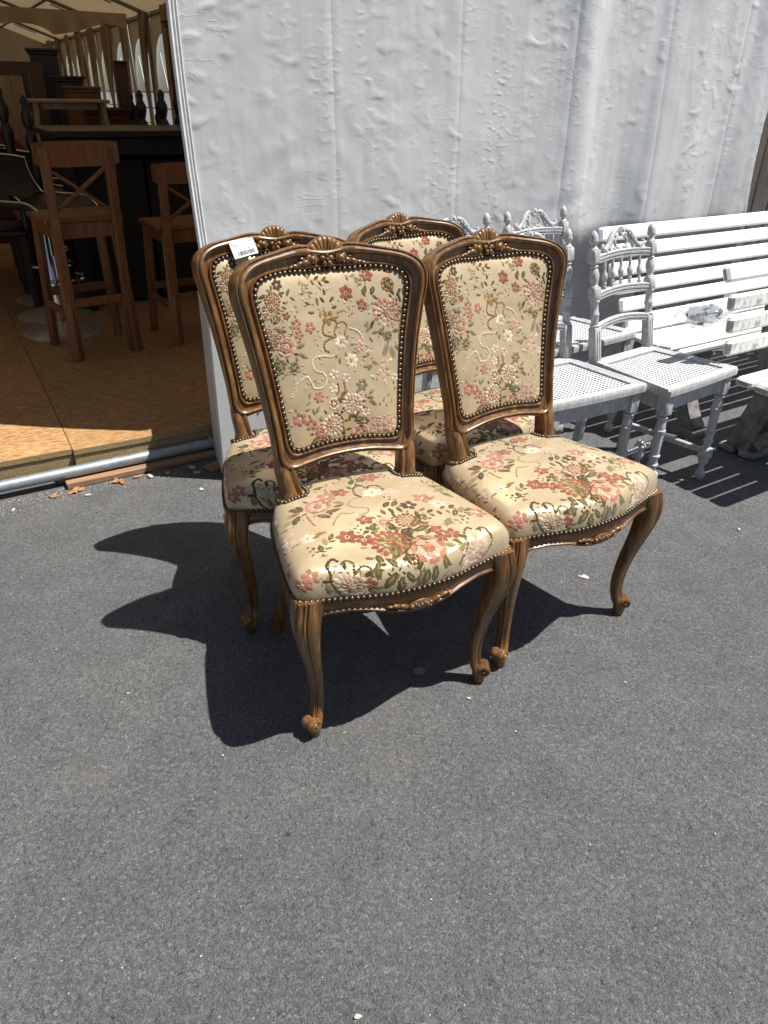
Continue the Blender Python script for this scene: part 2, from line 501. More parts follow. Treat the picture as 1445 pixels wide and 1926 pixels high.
M['under'] = simple('dark_soil', (.02, .018, .016), .9, .3, 30, .4)

# ================================================================ SETTING
J = Vector((-.70, 2.83, 0)); TENT_RZ = math.radians(30)
DW = Vector((math.cos(TENT_RZ), math.sin(TENT_RZ), 0)); DIN = Vector((-math.sin(TENT_RZ), math.cos(TENT_RZ), 0))
FLOOR_Z = .118
def tp(a, b, z=0.0): return J + DW * a + DIN * b + Vector((0, 0, z))

g = MB()
g.grid([[(x, y, 0) for x in (-700, -40, -4, 0, 4, 40, 700)] for y in (-700, -40, -4, 0, 4, 8, 40, 700)])
tag(g.build('ground', M['asphalt'], smooth=False), kind='structure')

# raised tent floor: slab under, strand boards on top
fl = MB()
fl.box((-.8, 11.93, .0575), (7.2, 23.66, .075))
floor = fl.build('tent_floor', M['under'], smooth=False)
floor.location = J; floor.rotation_euler = (0, 0, TENT_RZ)
tag(floor, kind='structure')
rnd = random.Random(4)
def edge_faced(mb, name, parent, top, edge):
    o = mb.build(name, top, parent, smooth=False)
    o.data.materials.append(edge)
    for p in o.data.polygons:
        if abs(p.normal.z) < .6: p.material_index = 1
    return o
aseams = [-4.32, -3.07, -1.82, -.57, .68, 1.93, 2.95]
bseams = [-.045, 2.45, 4.95, 7.45, 9.95, 12.45, 14.95, 17.45, 19.95, 23.7]
for j in range(len(bseams) - 1):
    for i in range(len(aseams) - 1):
        a0, a1, b0, b1 = aseams[i] + .0015, aseams[i + 1] - .0015, bseams[j] + .0015, bseams[j + 1] - .0015
        spans = [(a0, a1, b0)]
        if j == 0:
            if i == 3:        # this board is notched round the foot of the tarpaulin
                pts = [(a0, b0 - .012), (.35, b0 - .012), (.35, .06), (a1, .06), (a1, b1), (a0, b1)]
                mb = MB(); n_ = len(pts); mb.v = [(x, y, FLOOR_Z) for x, y in pts] + [(x, y, FLOOR_Z - .021) for x, y in pts]
                mb.f = [tuple(range(n_)), tuple(range(2 * n_ - 1, n_ - 1, -1))] + [(k, k + n_, (k + 1) % n_ + n_, (k + 1) % n_) for k in range(n_)]
                edge_faced(mb, 'floor_panel', floor, M['osb'], M['osb_edge'])
                spans = []
            elif i > 3: spans = [(a0, a1, .06)]
            else: spans = [(a0, a1, b0 + (.004 if i == 2 else 0))]
        for (x0, x1, y0) in spans:
            mb = MB(); mb.box((0, 0, 0), (x1 - x0, b1 - y0, .021))
            o = edge_faced(mb, 'floor_panel', floor, M['osb'], M['osb_edge'])
            o.location = ((x0 + x1) / 2, (y0 + b1) / 2, FLOOR_Z - .0105 + rnd.uniform(-.001, .001))
for (x0, x1, yf) in ((-4.3, -1.822, -.039), (-1.82, -.572, -.035), (-.570, .345, -.051)):
    mb = MB(); mb.bbox(((x0 + x1) / 2, yf + .017, .058), (x1 - x0, .034, .072), .003)
    edge_faced(mb, 'edge_joist', floor, M['osb_edge'], M['osb_edge'])

# ---------------------------------------------------------------- marquee
marquee = thing('marquee_tent', 'long cream marquee tent with a bumpy white tarpaulin front beside its open entrance', 'tent', J, TENT_RZ)
SEAMS = [0.0, .56, 1.12, 1.68, 2.25, 2.78, 3.05]
EAVE = 2.44
def tarp_y(x, z):
    v = Vector((x, 0, z))
    y = .020 * noise.noise(Vector((x * 1.3, 3.1, z * .55)))
    # folds near the far end
    w = min(max((x - 1.35) / .7, 0), 1)
    y += w * .017 * math.sin(x * 8.2 + .9 * math.sin(z * 1.5))
    y += .024 * math.exp(-((x - 1.78 + .06 * (z - 1)) / .085) ** 2) * (.6 + .4 * z)
    y += w * .013 * noise.noise(Vector((x * 6, 1.7, z * 1.2)))
    # lumps and dents of folded vinyl, in patches
    m_ = min(1, max(.12, .55 + 1.1 * noise.noise(Vector((x * 2.1, 9.9, z * 1.7)))))
    n = noise.noise(Vector((x * 10, 7.7, z * 8)))
    y += .0018 * n
    n2 = noise.noise(Vector((x * 17, 2.2, z * 13)))
    y += .0045 * m_ * max(0, abs(n2) - .18) * (1 if n2 > 0 else -.7)
    n3 = noise.noise(Vector((x * 34 + z * 8, 5.5, z * 24)))
    y += .0030 * m_ * max(0, n3 - .16)
    # diagonal creases
    cr_ = math.sin((x * .8 - z * 1.9) * 26 + 3 * noise.noise(Vector((x * 4, 0.3, z * 4))))
    y += .0022 * cr_ * max(0, noise.noise(Vector((x * 2.6, 4.4, z * 2.6))) - .05)
    # welded seams
    for s in SEAMS[1:-1]:
        d = (x - s - .03 * (1.2 - z) * .6)
        y += -.0022 * math.exp(-(d / .010) ** 2) + .0035 * math.exp(-((d + .004) / .05) ** 2)
    return -y
def lean(p):                      # the sheet hangs forward of the frame above knee height
    w = min(1, max(0, (p[2] - .46) / .34)); w = w * w * (3 - 2 * w)
    return (p[0] * (1 - .058 * w) - .047 * w, p[1] - .165 * w, p[2])
def hem_x(z): return .012 * math.sin(z * 3.1 + .4) + .022 * math.exp(-((z - .55) / .16) ** 2) + .012 * (1.3 - z) - .004
NZ = 205
for i in range(len(SEAMS) - 1):
    n = max(8, int((SEAMS[i + 1] - SEAMS[i]) / .0115))
    rows = []
    for k in range(NZ + 1):
        z = .035 + (EAVE - .035) * k / NZ
        x0 = (SEAMS[i] + (.018 * (1.2 - z) if i else hem_x(z))); x1 = SEAMS[i + 1] + (.018 * (1.2 - z))
        if i == len(SEAMS) - 2: x1 = SEAMS[-1] + .10 * max(0, 1.2 - z) + .02 * math.sin(z * 5)
        rows.append([lean((x0 + (x1 - x0) * q / n, tarp_y(x0 + (x1 - x0) * q / n, z), z)) for q in range(n + 1)])
    mb = MB(); mb.grid(rows)
    mb.build('tarpaulin_panel', M['tarp'], marquee, angle=180, fix=False)
for off, r in ((.002, .0075), (.016, .0042), (.027, .0036)):
    mb = MB()
    mb.tube([lean((hem_x(z) + off, tarp_y(hem_x(z) + off, z) - .002, z)) for z in np.linspace(.035, EAVE, 90)], r, 6)
    mb.build('hem_cord', M['tarp_hem'], marquee)

mb = MB(); mb.grid([[(2.83 + .24 * f, -.17 + .62 * f + .02 * math.sin(f * 9), z) for f in np.linspace(0, 1, 12)] for z in np.linspace(.035, EAVE, 12)]); mb.build('tarpaulin_panel', M['tarp'], marquee, angle=180, fix=False)
# roof: two slopes, front gable above the entrance
RIDGE_A, RIDGE_Z, A0, A1, BL = -.75, 3.75, -4.55, 3.06, 24.0
def roof_z(a):
    return RIDGE_Z - (RIDGE_Z - EAVE) * (abs(a - RIDGE_A) / (A1 - RIDGE_A))
for k in range(8):
    for (aa, ab) in ((A0, RIDGE_A), (RIDGE_A, A1)):
        rows = []
        for j in range(9):
            b = -.22 + (BL + .22) * (k + j / 8) / 8
            rows.append([(aa + (ab - aa) * i / 12, b, roof_z(aa + (ab - aa) * i / 12) - .07 * math.sin(math.pi * j / 8) * math.sin(math.pi * i / 12)) for i in range(13)])
        mb = MB(); mb.grid(rows); mb.build('roof_panel', M['roof_cloth'], marquee, angle=180, fix=False)
    for (aa, ab) in ((A0, RIDGE_A), (RIDGE_A, A1)):
        b = BL * k / 8 + .05
        mb = MB(); mb.tube([(aa, b, roof_z(aa) - .05), (ab, b, roof_z(ab) - .05)], .032, 8); mb.build('rafter', M['pole'], marquee)
        if k:
            f = .22
            a_ = ab + (aa - ab) * f if ab > RIDGE_A + .1 else aa + (ab - aa) * f
            mb = MB(); mb.bbox((a_, b, roof_z(a_) - .11), (.5, .10, .012), .002, RY(math.atan2(RIDGE_Z - EAVE, A1 - RIDGE_A) * (1 if a_ > RIDGE_A else -1)))
            mb.build('joint_plate', M['pole'], marquee, smooth=False)
for a_ in (A0 + .05, A1 - .06, RIDGE_A, .6, 1.9, -2.4):
    mb = MB(); mb.tube([(a_, 0.02, roof_z(a_) - .085), (a_, BL, roof_z(a_) - .085)], .026, 8); mb.build('purlin', M['pole'], marquee)
for k in range(8):
    for a_ in (A0 + .05, A1 - .06):
        if k == 0 and a_ > 0: continue
        mb = MB(); mb.tube([(a_, BL * k / 8 + .05, FLOOR_Z), (a_, BL * k / 8 + .05, EAVE - .06)], .03, 8); mb.build('tent_leg', M['pole'], marquee)
rows = [[(A0 + (A1 - A0) * i / 20, -.19, EAVE + .012), (A0 + (A1 - A0) * i / 20, -.19, roof_z(A0 + (A1 - A0) * i / 20) + .012)] for i in range(21)]
mb = MB(); mb.grid(rows); mb.build('gable', M['outer_cloth'], marquee, fix=False)
# side and rear cloth walls
mb = MB(); mb.grid([[(A0, b, z) for b in np.linspace(0, BL, 60)] for z in (.1, EAVE)]); mb.build('side_wall', M['curtain_cloth'], marquee, fix=False)
mb = MB(); mb.grid([[(a, BL, .1) for a in np.linspace(A0, A1, 20)], [(a, BL, EAVE) for a in np.linspace(A0, A1, 20)], [(a, BL, roof_z(a)) for a in np.linspace(A0, A1, 20)]]); mb.build('rear_wall', M['curtain_cloth'], marquee, fix=False)
# window side: gathered curtain bays with an arched clear window each
BAY = 1.5
rnd = random.Random(9)
for k in range(16):
    b0 = k * BAY; bw = BAY
    wl_, wr_ = b0 + .20, b0 + bw - .14
    zb, zs = .55, 1.55
    wc_, hw = (wl_ + wr_) / 2, (wr_ - wl_) / 2
    def ax(b, z):
        d = min(abs(b - b0), abs(b - b0 - bw))
        return A1 - .03 - .03 * math.sin(b * 34 + .8 * math.sin(z * 2 + k)) * math.exp(-d / .09)
    def arch(b): return zs + math.sqrt(max(0, 1 - ((b - wc_) / hw) ** 2)) * hw * .95
    full = MB(); nb = 48
    bs = [b0 + (wl_ - b0) * i / 10 for i in range(10)] + [wc_ - hw * math.cos(math.pi * i / 28) for i in range(29)] + [wr_ + (b0 + bw - wr_) * i / 8 for i in range(1, 9)]; nb = len(bs) - 1
    for i in range(nb):
        p, q = bs[i], bs[i + 1]
        inside = p >= wl_ - 1e-6 and q <= wr_ + 1e-6
        if not inside:
            full.grid([[(ax(p, z), p, z), (ax(q, z), q, z)] for z in np.linspace(.1, EAVE, 8)])
        else:
            full.grid([[(ax(p, z), p, z), (ax(q, z), q, z)] for z in (.1, zb)])
            zp, zq = arch(p), arch(q)
            full.grid([[(ax(p, zp + (EAVE - zp) * f), p, zp + (EAVE - zp) * f), (ax(q, zq + (EAVE - zq) * f), q, zq + (EAVE - zq) * f)] for f in (0, .5, 1)])
    bay = full.build('curtain_bay', M['curtain_cloth'], marquee, angle=180, fix=False)
    if k < 5: continue
    pane = MB()
    ins = [b for b in bs if wl_ - .02 <= b <= wr_ + .02]
    pane.grid([[(A1 + .004, b, zb) for b in ins], [(A1 + .004, b, max(zb + .1, arch(b))) for b in ins]])
    pane.build('window_pane', M['window_film'], bay, fix=False)
    mu = MB()
    for f in (.25, .5, .75):
        b = wl_ + (wr_ - wl_) * f
        mu.box((A1 - .012, b, (zb + 1.28) / 2), (.006, .022, 1.28 - zb))
    for z in (.78, 1.03, 1.28): mu.box((A1 - .016, wc_, z), (.006, wr_ - wl_, .022))
    for s in (-1, 1): mu.tube([(A1 - .014, wc_ + s * .03, 1.28), (A1 - .014, wc_ + s * hw * .55, 1.85)], .010, 6)
    mu.build('mullion', M['mullion'], bay, smooth=False)
    rd = random.Random(100 + k); wt, wm = rd.uniform(.22, .55), rd.uniform(.05, .11); cb = b0 + rd.uniform(-.08, .15)
    rows = []
    for z in np.linspace(EAVE - .03, .35, 22):
        u = (EAVE - z) / (EAVE - .35); wd = (wt * (1 - u) ** 1.5 + wm) if u < .6 else wm + (u - .6) * .35 * wt
        rows.append([(A1 - .12 + .05 * math.sin(q * 1.9 + k + z) * (.5 + wd), cb + .12 * math.sin(u * 3) + (q / 16 - .5) * wd, z + .05 * math.sin(q * .9 + k) * (1 - u) ** 3) for q in range(17)])
    dm = MB(); dm.grid(rows); dm.build('drape', M['curtain_cloth'], bay, angle=180, fix=False)
# scalloped valance across the tent where two lengths join
rows = []
for i in range(121):
    a = -4.3 + 7.2 * i / 120
    dz = .17 * abs(math.sin(a * 1.9)) ** .8 + .04 * math.sin(a * 5 + 1)
    rows.append([(a, 13.0 + .07 * math.sin(a * 13 + 2 * math.sin(a * 3)) * f, EAVE + .03 - (.38 - dz) * f) for f in (0, .35, .7, 1)])
mb = MB(); mb.grid(rows); mb.build('valance', M['curtain_cloth'], marquee, angle=180, fix=False)

# timber wall past the end of the tarpaulin
tw = thing('timber_wall', 'shaded grey brown timber wall beyond the far end of the white tarpaulin', 'wall', tp(3.28, .35), TENT_RZ)
for i in range(14):
    mb = MB(); mb.bbox((.08 + i * .152, 0, 1.2), (.148, .03, 2.4), .004); mb.build('plank', M['grey_timber'], tw, smooth=False)
BACK_MOTIFS=[('F',-129.7,910.9,12.5,7,6),('M',-146.7,879.8,21.3,6),('M',-152.2,862,21.4,8),('F',-118.8,845.4,9.3,0,5),('F',92.1,913.6,15.5,0,6),
('F',36.8,878.5,17.2,0,6),('F',71.5,852.1,13.7,0,5),('F',-50.2,921.9,7.8,0,5),('R',139,893.6,18.1,6),('M',128.1,832.8,35.5,1),('M',144.5,837.2,23.8,8),
('R',-126.5,782.1,25,2),('R',-138.5,802,14.3,8),('F',-97.1,825.3,13.2,1,5),('F',-93.1,803.5,12,1,5),('F',-64.1,814.1,14,1,5),('F',-15.5,830,16.5,6,5),
('F',8.6,775.7,16.5,3,7),('F',53.3,763.7,14,2,6),('F',29.6,733.1,16.9,3,7),('F',112,703.5,18.4,2,5),('F',-17.6,707.9,12.1,3,5),
('F',12.6,697.7,11.1,3,5),('F',-22.2,678.2,11,3,5),('F',51.1,679.1,15,5,6),('F',-60.5,665,14.2,1,6),('M',22.4,638.6,27.6,3),('F',53.6,615.5,10.8,3,6),
('R',-25.5,645.1,15.2,3),('F',-113.1,624,16.9,1,6),('F',-86.4,607.5,14.9,1,5),('M',-31.2,596.2,29.6,3),('R',-59.2,589.1,20.5,1),
('F',-63.4,569.7,12.4,1,5),('R',38.8,567.7,27.9,2),('F',17.4,559.3,15.4,8,5),('F',78.6,576.3,18.3,2,5),('F',114.1,576.9,18.6,2,6),
('F',84.1,593.4,11.3,2,5),('F',-132.1,728.5,7,2,5),('F',138.4,686.2,10,3,5),('R',-143.3,743.9,18.5,5),('R',-113.4,735.7,16.2,5),
('S',3,0.0042,(-128.3,669.8),(-115.5,688.3),(-111.9,698.5),(-98.5,707.6),(-83.8,711.3),(-76.1,697),(-69.6,685.3),(-53.4,683.4),(-41.1,690.1),(-38.8,703.5),(-45.6,715.1),(-60,720.7),(-68,732.2),(-67.2,744.1),(-55.2,750.9),(-37.6,750.5),(-20,747.5),(-6.2,751.5)),
('S',6,0.0045,(-19.5,756.8),(-32.4,763.3),(-33.1,777.9),(-20.9,784.8),(-8.8,789),(-30.6,796),(-32.6,811.8),(-21.7,823.9),(-6.8,828.1),(4.6,816.9),(-3.7,801.8),(-2.8,788.6)),
('S',5,0.0042,(4.6,816.9),(19.7,819.8),(28.4,810),(21.6,794.6),(24.2,783.7)),('S',3,0.004,(31.2,804.5),(47.9,799.2),(59.9,788.9),(64.2,777.7)),
('S',6,0.005,(-5.5,612.4),(-5,592.1),(-1.1,574),(-8.4,554.7)),('S',7,0.004,(-29.7,624.5),(-14.5,619.5),(-5.8,606.7)),
('S',6,0.004,(-140.8,562.9),(-120.7,559.4),(-104.1,545),(-110.7,534.7)),('S',6,0.004,(-12.3,692.2),(-8.6,675.1),(-15.3,664.8)),
('S',6,0.004,(4.6,693),(6.8,673.2),(-3.2,660.4)),('S',6,0.005,(172.6,841),(167.4,822.2),(162.1,800.4),(158.4,778.4)),
('S',7,0.005,(169.8,887.1),(163.1,874),(166.2,857.7)),('S',7,0.006,(-174.3,848.8),(-170.8,829.2),(-164.7,809),(-158.5,788.6)),('R',-177.3,844.2,10,7),
('R',-165.4,816.5,14,8),('R',-160.7,793.8,12.9,8),('R',128.6,780.8,13.6,5),('L',-70.3,913.9,-76.4,903,6),('L',-66.4,905.5,-53.4,901.4,5),
('L',-62.6,897.1,-68.8,886,5),('L',-58.7,888.5,-45.5,884.3,6),('L',-57.2,885.1,-52,873.6,5),('S',5,0.0007,(-72.5,918.9),(-64.1,902.1),(-57.2,885.1)),
('L',-45.4,912.3,-37.9,900.6,4),('L',-36.5,910.6,-23.7,918.5,7),('L',-27.5,908.9,-19.8,897.1,7),('L',-18.5,907.2,-5.5,915.1,4),
('L',-14.8,906.5,0.7,903.5,7),('S',5,0.0007,(-50.7,913.3),(-32.1,909.9),(-14.8,906.5)),('L',-78.4,886.1,-68.6,884.4,4),('L',-70.3,891.5,-69.3,900.3,8),
('L',-62.1,896.9,-52.2,895.3,8),('L',-58.8,899.1,-50.8,904.5,8),('S',5,0.0007,(-83.3,882.8),(-70.3,890.9),(-58.8,899.1)),('L',42.1,915.8,47.3,903.9,6),
('L',52.4,912.3,65.9,917.8,5),('L',62.7,908.8,67.9,896.7,5),('L',66.8,907.3,81,902.4,5),('S',5,0.0007,(36.1,917.9),(52.2,912.6),(66.8,907.3)),
('L',67.3,892.6,79.8,897.4,6),('L',71.1,903.2,64,913.1,5),('L',74.9,913.8,87.4,918.6,5),('L',76.4,918,80.4,929,5),
('S',5,0.0007,(65,886.3),(71.6,902.1),(76.4,918)),('L',79.9,870,85.5,892.8,4),('L',95.5,869.2,105.8,890.9,4),('L',82.9,867.2,76,884.7,4),
('L',-16,874.7,-16.8,892.2,7),('L',-19.6,860.9,-28.9,873.8,7),('L',-5.7,848.7,9.8,852.6,7),('L',-8,860.3,2.7,872.3,7),('L',-15,839,-28.4,846.8,6),
('L',-37.3,855.6,-38,874.4,4),('L',-46.6,843.4,-63.4,845.8,4),('L',-54,861.5,-69.5,867.5,4),('L',-35.9,830,-33.3,846.4,5),
('L',-124,882.3,-125.6,896.6,4),('L',-113.1,884.2,-102.6,898.4,4),('L',-105.1,883.9,-93.3,873.9,4),('L',-119.8,867.5,-109.5,877.3,5),
('L',-178.3,889.6,-160.9,894.5,7),('L',-158.6,907.7,-145.7,896.5,5),('L',-142.4,899.9,-133.2,888.5,5),('L',-154.7,832.9,-133.1,842.6,4),
('L',-147.8,820.1,-123,814.2,4),('L',-152.5,827.9,-129.1,815.7,5),('L',-105,773.8,-81.1,783.9,5),('L',-100,765.6,-78.8,751.8,5),
('L',-105.7,763.5,-103.7,745.4,5),('L',-110.3,814.9,-111.7,827.3,5),('L',-97.6,836.6,-98.8,846.5,5),('L',-92.8,846.3,-90.2,855.9,5),
('L',74.1,790.5,87.4,808.3,5),('L',86.7,786.8,107.8,795.4,5),('L',80.3,784.6,89.4,769.6,5),('L',71.3,801.5,82.9,817,5),('L',131.7,769.4,112.9,738.1,5),
('L',134.9,763.5,141.2,729.6,5),('L',141.5,763,164.4,744.6,5),('L',128.6,780.8,103.6,795.1,5),('L',138.6,788.3,161.8,797.6,6),
('L',29.6,767.1,42.8,770.2,5),('L',33.6,753.2,47.3,749.8,5),('L',16.7,754.8,18.6,742.6,5),('L',56.6,740.1,73.8,741.1,5),('L',66.3,747.4,84.5,751.4,3),
('L',54.2,718.1,79.4,719.4,5),('L',68.1,705.5,81.5,723.5,5),('L',78.5,729.6,99.6,720.8,5),('L',1,745.4,0.2,729.2,6),('L',-3.1,753.9,-8.9,741.8,6),
('L',101,721.7,118.2,728.5,2),('L',120.7,719.7,135,730.4,3),('L',90.2,686,73.6,696.4,3),('L',110,686.6,112.7,670.6,3),('L',56.5,649.9,79.2,647,5),
('L',66,645.8,82.9,628.1,5),('L',63.1,654.8,80.9,665.5,5),('L',49.8,645,34.7,635.9,5),('L',-87.1,663,-80.2,677.5,5),('L',-96.7,650.6,-82.7,659.3,5),
('L',-100.3,640.1,-85,643.2,5),('L',-74.7,628.2,-61.7,645.6,5),('L',-74.9,625.4,-79.9,641.8,5),('L',-92.1,633.4,-85.6,620.4,5),
('L',-9.1,664,14.4,668.7,6),('L',-12.5,658.8,7.4,649.5,6),('L',16.3,606.4,38.9,619.9,4),('L',19.2,600.1,50.4,603.1,4),('L',25.1,590.4,55.8,585.8,4),
('L',9.8,604.4,23.3,622.5,6),('L',53.6,571.2,85,566.3,2),('L',59.6,555.3,89,545.7,2),('L',67.6,595.8,79.7,612,2),('L',-91.5,554.3,-66.8,576.6,4),
('L',-73.6,551.2,-49.3,560.1,4),('L',-46,552.3,-15.7,563.2,4),('L',-30.2,558.3,0.8,558.3,6),('L',64.2,590.4,52.1,605.8,5),
('L',132.8,657.7,139.8,667,5),('L',112.3,645.6,122.7,651.8,5),('L',102.1,638.2,108.1,646.3,5),('L',123.8,630.9,126,640.8,5),
('L',132,614.9,147.2,615.1,5),('L',145.5,602.5,148.1,614,5),('L',133,669.4,135.9,682,5),('L',-3.8,827.9,13.2,832.1,5),('L',5.5,835.1,18.6,845.3,5),
('L',11.7,839.9,28.8,844.2,5),('L',157.2,919.3,172.3,929,7),('L',131.6,925.3,149.6,919.4,0),('L',12.9,926.1,26.8,930,7),
('L',156.4,866.3,166.5,879.7,7),('L',172.9,868.2,177.8,889.1,7),('L',153.2,869.1,142.1,885.8,7),]
